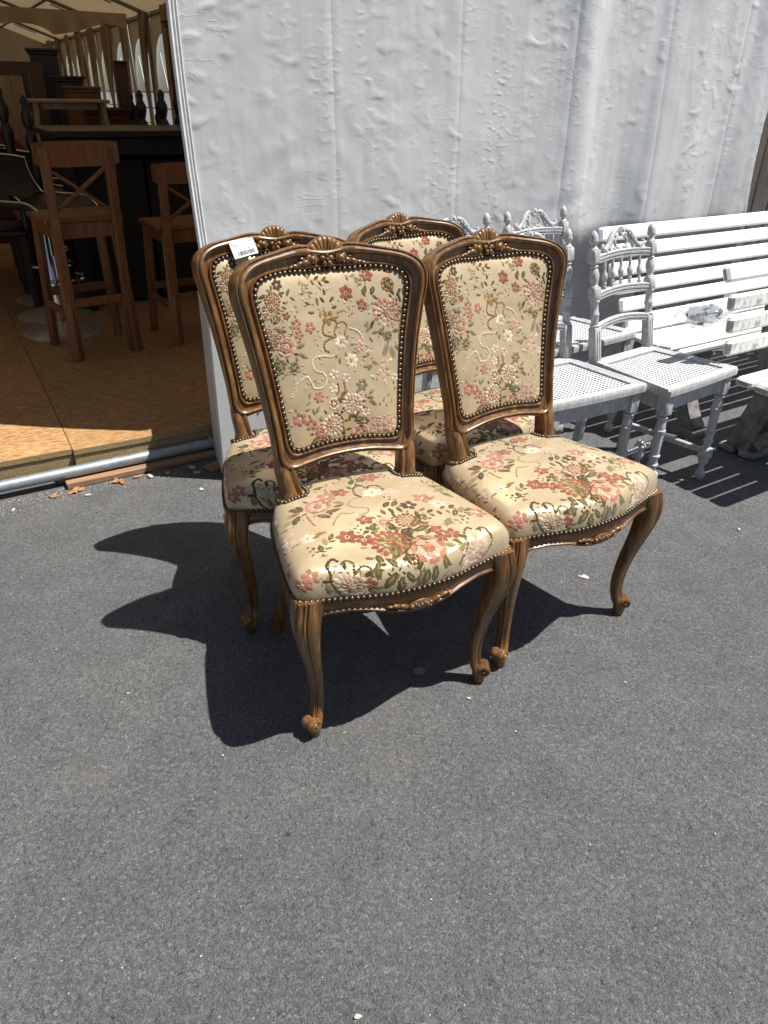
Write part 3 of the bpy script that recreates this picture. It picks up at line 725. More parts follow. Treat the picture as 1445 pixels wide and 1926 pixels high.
SEAT_MOTIFS=[('M',-35.8,-168,46.4,0),('M',-16.6,-169.1,29.5,6),('R',34.4,-209.6,46.1,1),('M',34.4,-106.6,30.4,0),('R',-16.3,-96.5,20.7,2),
('F',-110.5,-116.9,24.7,0,6),('F',-81.8,-140.6,20.6,0,5),('F',-50.4,-71.3,19.8,0,5),('F',-56.4,-114.1,16.1,4,4),('F',78.6,-161.4,16.4,0,5),
('F',76.8,-187.4,16,0,5),('F',104.3,-182.6,18.3,0,5),('F',60.1,-133.7,12.4,0,5),('F',66.9,-50,19.9,7,5),('R',5.5,-175,18.7,7),('R',-11,-228.9,16,7),
('F',-120.3,-257.6,18.5,0,6),('F',-225.2,-198.7,18.6,1,5),('F',-254.7,-208.1,19.6,1,5),('F',-87.6,67.1,23.9,1,5),('F',-50.9,72.1,20.8,0,5),
('R',-120.8,34,34.1,1),('F',47.8,125.3,24.7,0,5),('F',113.8,-26.4,23.9,1,5),('F',203.5,-123.8,25.2,1,5),('F',-228.6,-61.6,20.7,2,5),
('F',-186.1,-80.2,17.8,3,5),('M',-160.4,-246.4,39.4,3),('M',-156.2,-282.5,25.5,2),('M',150.9,-234.8,42.2,3),('M',130.6,-290.9,26,2),
('F',183.5,-256.5,20.8,1,6),('F',15.9,38.6,23.1,3,6),('F',57.7,20.5,21.9,2,6),('F',136.5,-62.8,19,3,5),('F',-116.9,78,17,2,5),
('F',-155.8,-297.9,14.3,8,5),('F',-94,-325.1,15.2,8,5),('F',-72.5,-346.5,12.5,2,5),('F',-114.7,-300.8,11.1,3,5),('F',-215.6,-326.7,12,2,5),
('F',-190.9,-332,10.5,2,5),('F',144.1,-317.5,15.8,2,5),
('S',7,0.0055,(-156.8,-189),(-167.4,-174.1),(-185,-186.7),(-185.5,-206.4),(-194.9,-221.6),(-198.8,-245.2),(-203.5,-261.7),(-194.8,-274.6)),
('S',4,0.005,(-160.3,-197.5),(-145.1,-187.3),(-131.9,-199.9),(-139.9,-223.1),(-118.8,-212.4),(-104.5,-222),(-107.3,-240.7)),
('S',7,0.005,(-15.8,25.3),(-23.8,46.7),(-14.2,79.4),(5.5,89.8),(15.2,66.7),(24.2,77),(42.7,69),(46.7,39.1)),
('S',5,0.0038,(-12.2,23.7),(-36.9,25.5),(-56.8,8),(-48.9,-12.6),(-25.9,-26.8),(-31.9,-45.1),(-53.7,-48)),
('S',5,0.0036,(-121.7,-62.4),(-104.2,-38.2),(-85.5,-21.8),(-73.1,-31.3),(-61.3,-32.3)),
('S',4,0.005,(158.3,-184.4),(144.9,-174.6),(126.9,-197.9),(128,-217.3),(112.3,-247.3),(107,-266.5)),
('S',4,0.005,(161.7,-185.8),(181,-182.4),(192.2,-199.1),(201.4,-218.8),(199.8,-241.1)),
('S',4,0.004,(-245.2,-290.8),(-225.1,-282.2),(-205.7,-284.8),(-186,-278.5)),('S',5,0.004,(79.6,-268.5),(60.6,-294.5),(59.1,-313.8),(92.2,-281)),
('S',5,0.0035,(0.3,-326.6),(16.3,-311.3),(31.5,-311.5),(27.4,-332.1)),('S',6,0.004,(-156.1,8.9),(-156.1,-23.7),(-154.3,-40.3)),
('S',6,0.004,(-0.6,-257.5),(-7.3,-284.6),(-27.2,-308.2),(-47.2,-318.2)),('S',7,0.004,(-32,-212.7),(-10.5,-200.8),(4.9,-185.8),(3.7,-147.9)),
('S',7,0.004,(6.3,-126),(-7.1,-120.1)),('S',6,0.004,(154.1,64.6),(168.5,38.8),(177.9,-3.6)),('L',-26.2,98.8,-19.4,78.2,4),('L',-14.6,102,3.8,130.1,7),
('L',-2.9,105.1,3.8,84.3,7),('L',8.8,108.3,27.7,136.8,4),('L',13.5,109.6,32.6,114.8,7),('S',5,0.0007,(-33.1,96.9),(-8.8,102.8),(13.5,109.6)),
('L',-186.3,-158,-170,-158.5,5),('L',-178.5,-148.2,-173,-119.5,4),('L',-170.7,-138.2,-154,-138.7,4),('L',-162.7,-128.1,-156.8,-98.7,5),
('L',-154.6,-117.8,-137.7,-118.2,4),('L',-151.3,-113.7,-133.9,-91.6,4),('S',5,0.0007,(-190.9,-163.8),(-170.5,-139.6),(-151.3,-113.7)),
('L',131.2,-135,142.8,-148.4,5),('L',141.1,-129.9,160.6,-100.1,4),('L',151.2,-124.8,162.8,-138.4,4),('L',161.3,-119.6,181.4,-89.3,5),
('L',171.6,-114.4,183.2,-128.2,4),('L',175.7,-112.3,199.7,-100,4),('S',5,0.0007,(125.3,-138),(151.2,-125.8),(175.7,-112.3)),
('L',-24.5,164.5,-21.3,141.1,4),('L',-11.4,164.2,6.8,187.6,7),('L',1.7,163.8,4.7,140.2,7),('L',7,163.6,22.9,163.2,7),
('S',5,0.0007,(-32.3,164.7),(-11.6,163.7),(7,163.6)),('L',-2.4,-43.3,1.1,-68.4,4),('L',7.2,-44,28.8,-19.9,7),('L',16.8,-44.6,20.1,-69.8,7),
('L',26.5,-45.3,48.5,-21.1,4),('L',36.2,-45.9,39.3,-71.2,7),('L',40.1,-46.2,58.8,-47.5,7),('S',5,0.0007,(-8.1,-42.9),(16.9,-45),(40.1,-46.2)),
('L',68.9,-78.3,64.3,-105.8,7),('L',75.3,-84.4,96.2,-71.6,6),('L',81.6,-90.4,76.8,-117.6,6),('L',88,-96.4,108.9,-83.8,7),
('L',90.5,-98.8,102.2,-109.9,6),('S',5,0.0007,(65.1,-74.7),(78.9,-87.2),(90.5,-98.8)),('L',116.8,-90.7,118.6,-111.1,7),('L',127.1,-91.5,146.5,-72.2,6),
('L',137.4,-92.3,139,-112.8,6),('L',147.8,-93.1,167.6,-73.8,7),('L',151.9,-93.4,167.8,-94.6,6),
('S',5,0.0007,(110.7,-90.3),(132.3,-92.3),(151.9,-93.4)),('L',-51.6,-245.2,-95,-281,4),('L',-48.1,-253.4,-57.2,-316.2,4),
('L',-36.1,-252,-16.5,-283.3,4),('L',-45.8,-241,-64.1,-212,4),('L',-46.6,-227.1,-26.6,-173,4),('L',-79.6,-191.8,-73.9,-229.7,4),
('L',-78.6,-206.2,-99,-250.9,4),('L',-84.9,-203.4,-103.8,-195.1,4),('L',9.8,-244.9,-8.1,-305.9,4),('L',19.3,-249.1,8.6,-308,4),
('L',35.1,-249,40.1,-299.3,4),('L',57.2,-230.4,67.8,-266.9,4),('L',63.6,-211.5,94,-214.5,5),('L',26.8,-150.4,69.6,-142.4,4),
('L',23.8,-164.3,50.8,-189.1,4),('L',29.9,-136.2,67.8,-103.8,4),('L',-59.8,-112.6,-33.1,-94.2,4),('L',-6.5,-135.8,-11.3,-93.5,7),
('L',-6,-151.3,29.6,-136.1,7),('L',-16.7,-205.3,-22,-239.2,7),('L',6,-222.3,-4,-256.9,7),('L',-117.3,0.3,-82.1,-1.9,4),('L',-140.6,2.2,-111.5,-24.8,4),
('L',-160.5,35.9,-197.4,26.2,6),('L',-184.4,12.9,-224.3,2.7,5),('L',-202.8,4.7,-240,7,5),('L',-203,-19.1,-236.6,-4.5,6),
('L',-150.1,31.4,-180.1,59.2,7),('L',-169.1,22.8,-192.1,-9.6,7),('L',-86.3,38.1,-62.5,15.7,5),('L',-180.8,-86.2,-157.4,-81,6),
('L',-169.5,-76.2,-143.8,-78.2,6),('L',-203.7,-87.3,-226.4,-92.4,5),('L',58.5,-168,52.3,-146,5),('L',100.7,-159.3,129.7,-130.2,5),
('L',-144.6,-247,-121.5,-232.1,5),('L',-136.4,-269.6,-118.6,-285,4),('L',-117.2,-274.9,-91.5,-271,5),('L',-227.1,-251.3,-204.5,-223.4,5),
('L',-216.3,-249.9,-201.1,-219.5,5),('L',96.2,-233,129.4,-214.1,5),('L',112.6,-232.9,123.9,-252.8,5),('L',-134.5,-313.2,-109.7,-309.7,4),
('L',-109.9,-321.1,-82.2,-320.8,8),('L',-79.1,-316.5,-58.9,-319,5),('L',-52.3,-328.2,-33.9,-325.8,5),('L',-176.9,-273.4,-165.5,-235.2,6),
('L',-177.2,-248.4,-186.4,-225.4,5),('L',125.1,-260.1,105.7,-300,5),('L',164.7,-263,170.7,-287.3,4),('L',174.2,-1.9,190.5,-34.4,6),
('L',156.8,34.1,196.8,32,6),('L',155.3,-3.1,197.8,16.4,5),('L',78.3,107.2,104.9,106.1,2),('L',93.2,71.2,123.3,58.3,2),('L',-117.1,123.8,-90.5,162,4),
('L',-102.4,117.5,-75.4,125.2,4),('L',-229.9,-7.4,-231.3,-46.9,5),('L',-245.8,-68.9,-265.2,-60.4,2),('L',182.2,-129.8,203.2,-109.4,2),
('L',-70.5,122.6,-57.9,134.8,0),('L',-52.5,124.4,-39.7,136.6,0),]

# ================================================================ UPHOLSTERED CHAIRS
PAL = [(.25, .070, .032), (.37, .150, .090), (.50, .315, .225), (.60, .49, .35), (.100, .072, .017), (.235, .200, .100), (.235, .130, .028), (.062, .035, .009), (.26, .155, .095), (.44, .34, .205), (.56, .455, .30)]
class Embroidery:
    """petals, leaves and braid raised on a cushion; surf(x, y) -> point, normal"""
    def __init__(self, surf, lift=.0016, ok=lambda x, y: True, seed=1):
        self.s = surf; self.lift = lift; self.ok = ok
        self.mb = MB(); self.mb.c = []
        self.r = random.Random(seed); self.bw = 1.6
    def petal(self, x, y, L, W, ang, c, h=1.0):
        """an almond dome from (x, y) along ang"""
        cx, cy = x + math.cos(ang) * L / 2, y + math.sin(ang) * L / 2
        if not self.ok(cx, cy): return
        n = 8
        ca, sa = math.cos(ang), math.sin(ang)
        jit = self.r.uniform(.82, 1.18)
        colr = tuple(min(1, max(0, k * jit * self.r.uniform(.93, 1.07))) for k in PAL[c]) + (1,)
        dark = tuple(k * .85 for k in colr[:3]) + (0.12,)
        b = len(self.mb.v)
        for ring, (fr, hh) in enumerate(((1.0, -.3), (.72, .85))):
            for k in range(n):
                a = 2 * math.pi * k / n
                fj = fr * self.r.uniform(.80, 1.18) if ring == 0 else fr * .9
                u, w = math.cos(a) * L / 2 * fj, math.sin(a) * W / 2 * fj * (1 - .25 * math.cos(a) ** 2)
                px, py = cx + u * ca - w * sa, cy + u * sa + w * ca
                p, nn = self.s(px, py)
                self.mb.v.append(tuple(p + nn * self.lift * hh * h)); self.mb.c.append(dark if ring == 0 else colr)
        p, nn = self.s(cx, cy)
        self.mb.v.append(tuple(p + nn * self.lift * h * 1.15)); self.mb.c.append(colr)
        for k in range(n):
            k2 = (k + 1) % n
            self.mb.f.append((b + k, b + k2, b + n + k2, b + n + k))
            self.mb.f.append((b + n + k, b + n + k2, b + 2 * n))
    def flower(self, x, y, r, c, n):
        a0 = self.r.uniform(0, 6)
        for k in range(n):
            a = a0 + 2 * math.pi * k / n
            self.petal(x + math.cos(a) * r * .12, y + math.sin(a) * r * .12, r * 1.0, r * .86, a, c)
        self.petal(x - r * .17, y, r * .34, r * .34, 0, {3: 6, 2: 3, 0: 7, 1: 3}.get(c, 3), 1.5)
    def foliage(self, x, y, r, n):
        a0 = self.r.uniform(0, 6)
        for k in range(n):
            a = a0 + 2 * math.pi * (k + self.r.uniform(-.3, .3)) / n
            L = r * self.r.uniform(.45, .85); q = r * self.r.uniform(.8, 1.05); th = a + self.r.uniform(-.7, .7)
            self.petal(x + math.cos(a) * q, y + math.sin(a) * q, L, L * .42, th, self.r.choice((4, 7, 7, 5, 6, 4)), .7)
    def mum(self, x, y, r, c):
        alt = {0: 6, 1: 2, 3: 2, 6: 0, 8: 2, 2: 3}.get(c, 3)
        a0 = self.r.uniform(0, 6)
        self.foliage(x, y, r, 7)
        for (ri, ro, n, cc) in ((.55, 1.0, 15, c), (.25, .66, 11, alt), (0, .34, 6, c)):
            for k in range(n):
                a = a0 + 2 * math.pi * k / n + ri
                q = r * self.r.uniform(.92, 1.05)
                self.petal(x + math.cos(a) * q * ri, y + math.sin(a) * q * ri, q * (ro - ri), max(.0030, q * (ro + ri) * .235), a, cc if self.r.random() < .8 else alt, 1.0 + .25 * (1 - ri))
    def rose(self, x, y, r, c):
        alt = {1: 2, 2: 1, 6: 7, 5: 4, 7: 6, 8: 2, 3: 6}.get(c, c)
        a0 = self.r.uniform(0, 6)
        if c in (1, 2, 8): self.foliage(x, y, r, 8)
        for (rr, n, cc) in ((.72, 7, c), (.42, 5, alt), (.15, 3, c)):
            for k in range(n):
                a = a0 + 2 * math.pi * k / n + rr * 3
                cx, cy = x + math.cos(a) * r * rr, y + math.sin(a) * r * rr
                L = r * .86 * (.6 + .5 * rr)
                t_ = a + math.pi / 2
                self.petal(cx - math.cos(t_) * L / 2, cy - math.sin(t_) * L / 2, L, r * .40, t_, cc, 1.1)
    def leaf(self, x, y, x2, y2, c):
        L = math.hypot(x2 - x, y2 - y); a = math.atan2(y2 - y, x2 - x)
        self.petal(x, y, L * 1.12, L * .52, a, c)
        if L > .016: self.petal(x + (x2 - x) * .2, y + (y2 - y) * .2, L * .6, L * .12, a, min(8, c + 1) if c != 7 else 6, 1.5)
    def braid(self, c, w, pts):
        P = cr(pts, 8); c = 10 if c == 3 else c; w = w * self.bw if w > .002 else w
        d = 0; last = P[0]
        for p in P[1:]:
            d += np.hypot(*(p - last))
            if d > w * .62:
                a = math.atan2(p[1] - last[1], p[0] - last[0]) + .5 * self.r.uniform(-1, 1)
                ww = max(w, .0018)
                self.petal(p[0] - math.cos(a) * ww * .6, p[1] - math.sin(a) * ww * .6, ww * 1.25, ww, a, c, 1.2 if w > .002 else .6)
                d = 0
            last = p
    def run(self, motifs):
        for it in motifs:
            k = it[0]
            if k == 'F': self.flower(it[1] / 1e3, it[2] / 1e3, it[3] / 1e3, it[4], it[5])
            elif k == 'M': self.mum(it[1] / 1e3, it[2] / 1e3, it[3] / 1e3, it[4])
            elif k == 'R': self.rose(it[1] / 1e3, it[2] / 1e3, it[3] / 1e3, it[4])
            elif k == 'L': self.leaf(it[1] / 1e3, it[2] / 1e3, it[3] / 1e3, it[4] / 1e3, it[5])
            elif k == 'S': self.braid(it[1], it[2], [(p[0] / 1e3, p[1] / 1e3) for p in it[3:]])
        return self

# --- outlines (half, then mirrored into a closed loop)
def mirror(half):
    return list(half) + [(-x, y) for x, y in half[-2:0:-1]]
BACK_IN = [(0, .557), (.06, .555), (.103, .550), (.130, .551), (.143, .569), (.147, .61), (.156, .69), (.168, .78), (.182, .855), (.188, .893), (.180, .919), (.152, .931), (.10, .935), (.05, .932), (0, .934)]
BACK_OUT = [(0, .526), (.06, .523), (.110, .515), (.151, .508), (.175, .530), (.181, .60), (.192, .69), (.206, .78), (.221, .855), (.231, .905), (.224, .941), (.190, .964), (.125, .976), (.060, .985), (0, .976)]
SEAT_OUT = [(0, -.246), (.07, -.241), (.15, -.221), (.205, -.207), (.238, -.199), (.250, -.182), (.248, -.13), (.237, -.05), (.222, .035), (.204, .105), (.172, .165), (.11, .197), (0, .206)]
def hollow(z): return .010 + .045 * min(1, max(0, (z - .52) / .40))
def yback(z, x=0.0): return .156 + .30 * (z - .52) - hollow(z) * (x / .23) ** 2      # raked, and hollowed across towards the top
def bn(x, z=.75): return Vector((-2 * hollow(z) * x / .23 ** 2, -1, .30)).normalized()       # forward normal of the back
BN = bn(0)
def bp(x, z, d): return Vector((x, yback(z, x), z)) + bn(x, z) * d
bin_ = cr(mirror(BACK_IN), 6, True); bout = cr(mirror(BACK_OUT), 6, True)

def loop_radius(loop, c):
    """radius of a star-shaped loop about c as function of angle"""
    ang = np.array([math.atan2(p[1] - c[1], p[0] - c[0]) for p in loop]); rad = np.array([math.hypot(p[0] - c[0], p[1] - c[1]) for p in loop])
    o = np.argsort(ang); ang, rad = ang[o], rad[o]
    ang = np.concatenate([ang[-3:] - 2 * math.pi, ang, ang[:3] + 2 * math.pi]); rad = np.concatenate([rad[-3:], rad, rad[:3]])
    return lambda a: float(np.interp(a, ang, rad))
BC = (0, .75)
Rb = loop_radius(bin_, BC)
def back_surf(x, z):
    a = math.atan2(z - BC[1], x - BC[0]); q = min(math.hypot(x - BC[0], z - BC[1]) / Rb(a), 1.0)
    return bp(x, z, .004 + .022 * (1 - q ** 3.2) ** .8 if q < 1 else .004)
def with_normal(f, e=.002):
    def s(x, y):
        p = f(x, y); du = f(x + e, y) - p; dv = f(x, y + e) - p
        n = du.cross(dv)
        return p, (n.normalized() if n.length > 1e-12 else Vector((0, 0, 1)))
    return s
def back_n(x, z):
    p, n = with_normal(back_surf)(x, z)
    return p, (n if n.y < 0 else -n)
SC = (0, -.03)
seat_loop = cr(mirror(SEAT_OUT), 6, True)
Rs = loop_radius(seat_loop, SC)
QQ = [0, .3, .6, .80, .90, .97, 1.03, 1.08, 1.16, 1.27, 1.36]
RR = [0, .3, .6, .80, .898, .958, .990, 1.004, 1.010, 1.008, 1.0]
ZZ = [.479, .478, .474, .469, .464, .457, .447, .436, .421, .406, .394]
def seat_surf(x, y):
    a = math.atan2(y - SC[1], x - SC[0]); R = Rs(a); q = min(math.hypot(x - SC[0], y - SC[1]) / R, 1.36)
    rr = float(np.interp(q, QQ, RR)) * R; z = float(np.interp(q, QQ, ZZ))
    front = max(0, min(1, (.05 - y) / .2))
    z -= (1 - front) * .010 * min(1, q)
    return Vector((SC[0] + rr * math.cos(a), SC[1] + rr * math.sin(a), z))
def seat_n(x, y):
    p, n = with_normal(seat_surf)(x, y)
    c_ = Vector((p.x - SC[0], p.y - SC[1], .12))
    return p, (n if n.dot(c_) > 0 else -n)

def nails(mb, pts, normals, r=.0062):
    for p, n in zip(pts, normals):
        ax_ = to_axis(n)
        rows = []
        for (f, hh) in ((1.0, -.25), (.93, .3), (.66, .68), (.24, .88)):
            rows.append([p + ax_ @ Vector((r * f * math.cos(2 * math.pi * k / 8), r * f * math.sin(2 * math.pi * k / 8), r * hh)) for k in range(8)])
        b = len(mb.v)
        mb.grid(rows, closed_u=True)
        mb.f.append(tuple(b + 24 + k for k in range(8)))
def resample(loop, step, closed=True):
    P = [np.array(p, float) for p in loop]
    if closed: P = P + [P[0]]
    d = [0]
    for a, b in zip(P, P[1:]): d.append(d[-1] + np.linalg.norm(b - a))
    n = max(2, int(round(d[-1] / step)))
    ts = [d[-1] * k / n for k in range(n if closed else n + 1)]
    arr = np.array(P)
    return [np.array([np.interp(t_, d, arr[:, i]) for i in range(arr.shape[1])]) for t_ in ts]

def cabriole(sx):
    """front leg on side sx: swept grooved section along an S curve"""
    out = Vector((sx * .7071, -.7071, 0)); per = Vector((-out.y, out.x, 0))
    so = Vector((sx * .90, -.436, 0)); sp_ = Vector((-so.y, so.x, 0))
    base = Vector((sx * .226, -.186, 0))
    zs = [.404, .385, .36, .33, .29, .24, .19, .14, .10, .07, .05, .036]
    of = [.002, .006, .012, .013, .007, -.005, -.018, -.026, -.028, -.025, -.018, -.012]
    rs = [.036, .0365, .0355, .033, .0285, .0238, .0205, .0182, .0172, .0172, .0182, .019]
    prof = []
    N = 72
    for k in range(N):
        a = 2 * math.pi * k / N
        c_, s_ = abs(math.cos(a)), abs(math.sin(a))
        r = 1 / ((c_ ** 1.35 + s_ ** 1.35) ** (1 / 1.35))
        aa = (a + math.pi) % (2 * math.pi) - math.pi
        for g0, wd, dp in ((.22, .055, .20), (-.22, .055, .20), (.52, .06, .16), (-.52, .06, .16)):
            r *= 1 - dp * math.exp(-((aa - g0) / wd) ** 2)
        prof.append((r * math.cos(a), r * math.sin(a)))
    ctl = cr(list(zip(zs, of, rs)), 4)
    rows = []
    for z, o, r in ctl:
        c_ = base + out * o + Vector((0, 0, z))
        rows.append([c_ + out * (u * r) + per * (w * r) for u, w in prof])
    mb = MB(); b = len(mb.v); mb.grid(rows, closed_u=True)
    mb.f.append(tuple(range(N)))
    # peg under the scroll
    ft = base + out * -.009
    mb.lathe([(.012, 0), (.0150, .004), (.0165, .02), (.019, .04)], ft, 14)
    leg = mb
    # scroll: rolled toe with a raised spiral on both ends
    sc_ = MB()
    c0 = base + out * -.008 + so * .008 + Vector((0, 0, .042))
    rot = Matrix((so, Vector((0, 0, 1)), sp_)).transposed()      # local z = per
    sc_.lathe([(.004, -.0175), (.0125, -.0172), (.0165, -.0145), (.0175, -.010), (.0155, 0), (.0175, .010), (.0165, .0145), (.0125, .0172), (.004, .0175)], c0, 20, rot)
    for s in (-1, 1):
        pts = []
        for k in range(34):
            a = k * .40; r = .0150 - .00036 * k
            pts.append(c0 + rot @ Vector((r * math.cos(a) * s, r * math.sin(a), s * .0172)))
        sc_.tube(pts, .0021, 5)
        sc_.blob(c0 + rot @ Vector((0, 0, s * .0175)), (.0045, .0045, .0035), rot)
    return leg, sc_

def make_chair():
    root = thing('upholstered_chair', 'x', 'chair')
    # back frame ------------------------------------------------------
    prof = [(0, .003), (.04, .010), (.10, .0125), (.16, .0125), (.20, .0085), (.22, .0050), (.36, .0058), (.50, .0085), (.54, .0085), (.57, .0150), (.63, .0195), (.71, .0210), (.79, .0195), (.83, .0150), (.85, .0105), (.88, .0100), (.91, .0135), (.96, .0130), (1.0, .0075), (1.01, -.003), (.985, -.014), (.05, -.014), (-.02, -.005)]
    rows = []
    for pi, po in zip(bin_, bout):
        rows.append([bp(pi[0] + (po[0] - pi[0]) * f, pi[1] + (po[1] - pi[1]) * f, d) for f, d in prof])
    mb = MB(); mb.grid(rows, closed_u=True, closed_v=True)
    bf = mb.build('back_frame', M['walnut'], root, angle=38)
    # stiles down to the seat, with shaped shoulder
    for s in (-1, 1):
        mb = MB()
        ctl = [(.575, .164, .008, -.018), (.550, .162, .012, -.013), (.528, .159, .0165, -.0065), (.508, .156, .0195, -.001), (.480, .152, .0200, .001), (.465, .150, .0210, .001), (.450, .150, .0240, .002), (.425, .151, .0255, .002)]
        rows = []
        for z, x, w, fo in cr(ctl, 4):
            y = yback(z, x) - .002; NB = bn(s * x, z)
            d0, d1 = -.024, .020 + fo
            inn = x - w; outt = x + w
            pr = [(inn, d0), (inn - .001, 0), (inn, d1 - .004), (inn + .004, d1), (inn + .010, d1 - .003), (inn + .0135, d1 - .006), (inn + .017, d1 - .001), (outt - .012, d1 + .001), (outt - .005, d1 - .002), (outt, d1 - .007), (outt + .001, 0), (outt, d0)]
            rows.append([Vector((s * x, y, z)) + NB * d + Vector((-NB.y, NB.x, 0)).normalized() * (s * (px - x)) for px, d in pr])
        mb.grid(rows, closed_u=True)
        mb.f.append(tuple(len(mb.v) - 12 + k for k in range(12)))
        mb.build('stile', M['walnut'], root, angle=60)
    # back cushion ----------------------------------------------------
    mb = MB(); rows = []
    NA = 96
    for q in (0.02, .15, .3, .45, .58, .70, .80, .88, .94, .975, 1.0, 1.03):
        row = []
        for k in range(NA):
            a = -math.pi + 2 * math.pi * k / NA; R = Rb(a)
            p = back_surf(BC[0] + math.cos(a) * R * q * .9999, BC[1] + math.sin(a) * R * q * .9999) if q <= 1 else bp(BC[0] + math.cos(a) * R * q, BC[1] + math.sin(a) * R * q, .001)
            row.append(p)
        rows.append(row)
    mb.grid(rows, closed_u=True); mb.f.append(tuple(range(NA)))
    bk = [bp(p[0] * .99, BC[1] + (p[1] - BC[1]) * .99, -.014) for p in bin_]
    b = len(mb.v); mb.v += [tuple(p) for p in bk]; mb.f.append(tuple(b + k for k in range(len(bk))))
    bc = mb.build('back_cushion', M['satin'], root, angle=180)
    bc.data.shade_smooth()
    def okb(x, z):
        a = math.atan2(z - BC[1], x - BC[0]); return math.hypot(x - BC[0], z - BC[1]) / Rb(a) < .955
    em = Embroidery(back_n, .0009, okb, 3)
    rf = random.Random(21)
    for k in range(46):          # faint tone-on-tone sprigs between the bouquets
        x, z, a = rf.uniform(-.16, .16), rf.uniform(.56, .92), rf.uniform(0, 6.28)
        for q in range(4):
            xx, zz = x + math.cos(a) * .009 * q, z + math.sin(a) * .009 * q; th = a + (.9 if q % 2 else -.9)
            em.leaf(xx, zz, xx + math.cos(th) * .010, zz + math.sin(th) * .010, rf.choice((9, 9, 5)))
    em.run(BACK_MOTIFS)
    tag(em.mb.build('embroidery', M['embroidery'], bc, angle=180, fix=False), kind='stuff')
    mb = MB()
    inset = [((p[0] - BC[0]) * .975 + BC[0], (p[1] - BC[1]) * .985 + BC[1]) for p in bin_]
    pts = resample(inset, .0122)
    nails(mb, [bp(p[0], p[1], .0080) for p in pts], [bn(p[0]) for p in pts], .0066)
    tag(mb.build('nail_trim', M['nail'], root), kind='stuff')
    # crest: shell, flower and leaf swags ------------------------------
    mb = MB(); n = 11; c0 = (0, .947); SR = .0500
    rows = []
    NS = n * 8
    for k in range(NS + 1):
        a = math.radians(6 + 168 * k / NS)
        ph = (k % 8) / 8; rib = .35 - 1.35 * math.exp(-(min(ph, 1 - ph) / .13) ** 2)
        row = []
        for f, d in ((.10, .010), (.30, .0125), (.55, .0165), (.78, .0190), (.92, .0185), (1.0, .0150), (1.02, .006), (1.0, -.010)):
            r = SR * f * (1 + .015 * rib * (f > .9))
            row.append(bp(c0[0] + math.cos(a) * r * 1.02, c0[1] + math.sin(a) * r, d + .0022 * rib * (.2 < f < 1.01)))
        rows.append(row)
    mb.grid(rows)
    mb.grid([[bp(c0[0] + math.cos(math.radians(6 + 168 * k / 20)) * r, c0[1] + math.sin(math.radians(6 + 168 * k / 20)) * r, -.010) for k in range(21)] for r in (.002, SR)])
    sh = mb.build('shell_crest', M['walnut'], root, angle=50, fix=False)
    mb = MB()
    mb.tube([bp(c0[0] + math.cos(math.radians(a)) * SR, c0[1] + math.sin(math.radians(a)) * (SR - .001), .0120) for a in range(4, 178, 6)], .0034, 7)
    mb.build('shell_rim', M['walnut'], sh)
    mb = MB(); fr = Matrix((Vector((1, 0, 0)), Vector((0, .196, .98)), BN)).transposed()
    for k in range(5):
        a = math.radians(90 + 72 * k)
        mb.blob(bp(math.cos(a) * .0100, .950 + math.sin(a) * .0100, .0180), (.0072, .0060, .0042), fr @ RZ(a))
    mb.blob(bp(0, .950, .0215), (.0038, .0038, .004), fr)
    mb.build('carved_flower', M['walnut'], root)
    for s in (-1, 1):
        mb = MB()
        mb.blob(bp(s * .035, .952, .018), (.0090, .0090, .007), fr)
        mb.tube([bp(s * (.036 + .011 * math.cos(q)), .953 + .011 * math.sin(q), .016) for q in np.linspace(-1.2, 4.2, 16)], .0032, 6)
        for i, (x, z, l, w, an) in enumerate(((.052, .951, .0125, .0082, .15), (.067, .949, .0110, .0070, .4), (.079, .9465, .0095, .0062, .0), (.089, .945, .0075, .0052, .3), (.058, .959, .0100, .0055, -.3))):
            mb.blob(bp(s * x, z - .004, .0125 - i * .0006), (l, w * .85, .0056), fr @ RZ(-s * an))
        mb.build('carved_leaves', M['walnut'], root)
    # seat ------------------------------------------------------------
    mb = MB(); rows = []; NA = 120
    for q in (.02, .2, .4, .6, .72, .82, .9, .96, 1.0, 1.05, 1.1, 1.16, 1.22, 1.28, 1.33, 1.36):
        rows.append([seat_surf(SC[0] + math.cos(-math.pi + 2 * math.pi * k / NA) * Rs(-math.pi + 2 * math.pi * k / NA) * q, SC[1] + math.sin(-math.pi + 2 * math.pi * k / NA) * Rs(-math.pi + 2 * math.pi * k / NA) * q) for k in range(NA)])
    rows.append([Vector((p.x * .9, p.y * .9, .385)) for p in rows[-1]])
    mb.grid(rows, closed_u=True); mb.f.append(tuple(range(NA))); b = len(mb.v) - NA; mb.f.append(tuple(b + k for k in range(NA)))
    st = mb.build('seat_cushion', M['satin'], root, angle=180)
    st.data.shade_smooth()
    def oks(x, y):
        a = math.atan2(y - SC[1], x - SC[0]); return math.hypot(x - SC[0], y - SC[1]) / Rs(a) < 1.27
    em = Embroidery(seat_n, .00045, oks, 5)
    rf = random.Random(33)
    for k in range(64):
        x, y, a = rf.uniform(-.24, .24), rf.uniform(-.30, .19), rf.uniform(0, 6.28); c_ = rf.choice((9, 6, 4, 9, 5, 7))
        for q in range(5):
            xx, yy = x + math.cos(a) * .008 * q, y + math.sin(a) * .008 * q; th = a + (.9 if q % 2 else -.9)
            em.leaf(xx, yy, xx + math.cos(th) * .0105, yy + math.sin(th) * .0105, c_)
    em.run(SEAT_MOTIFS)
    # the same sprigs fall over the left and right sides of the cushion
    r_ = random.Random(12)
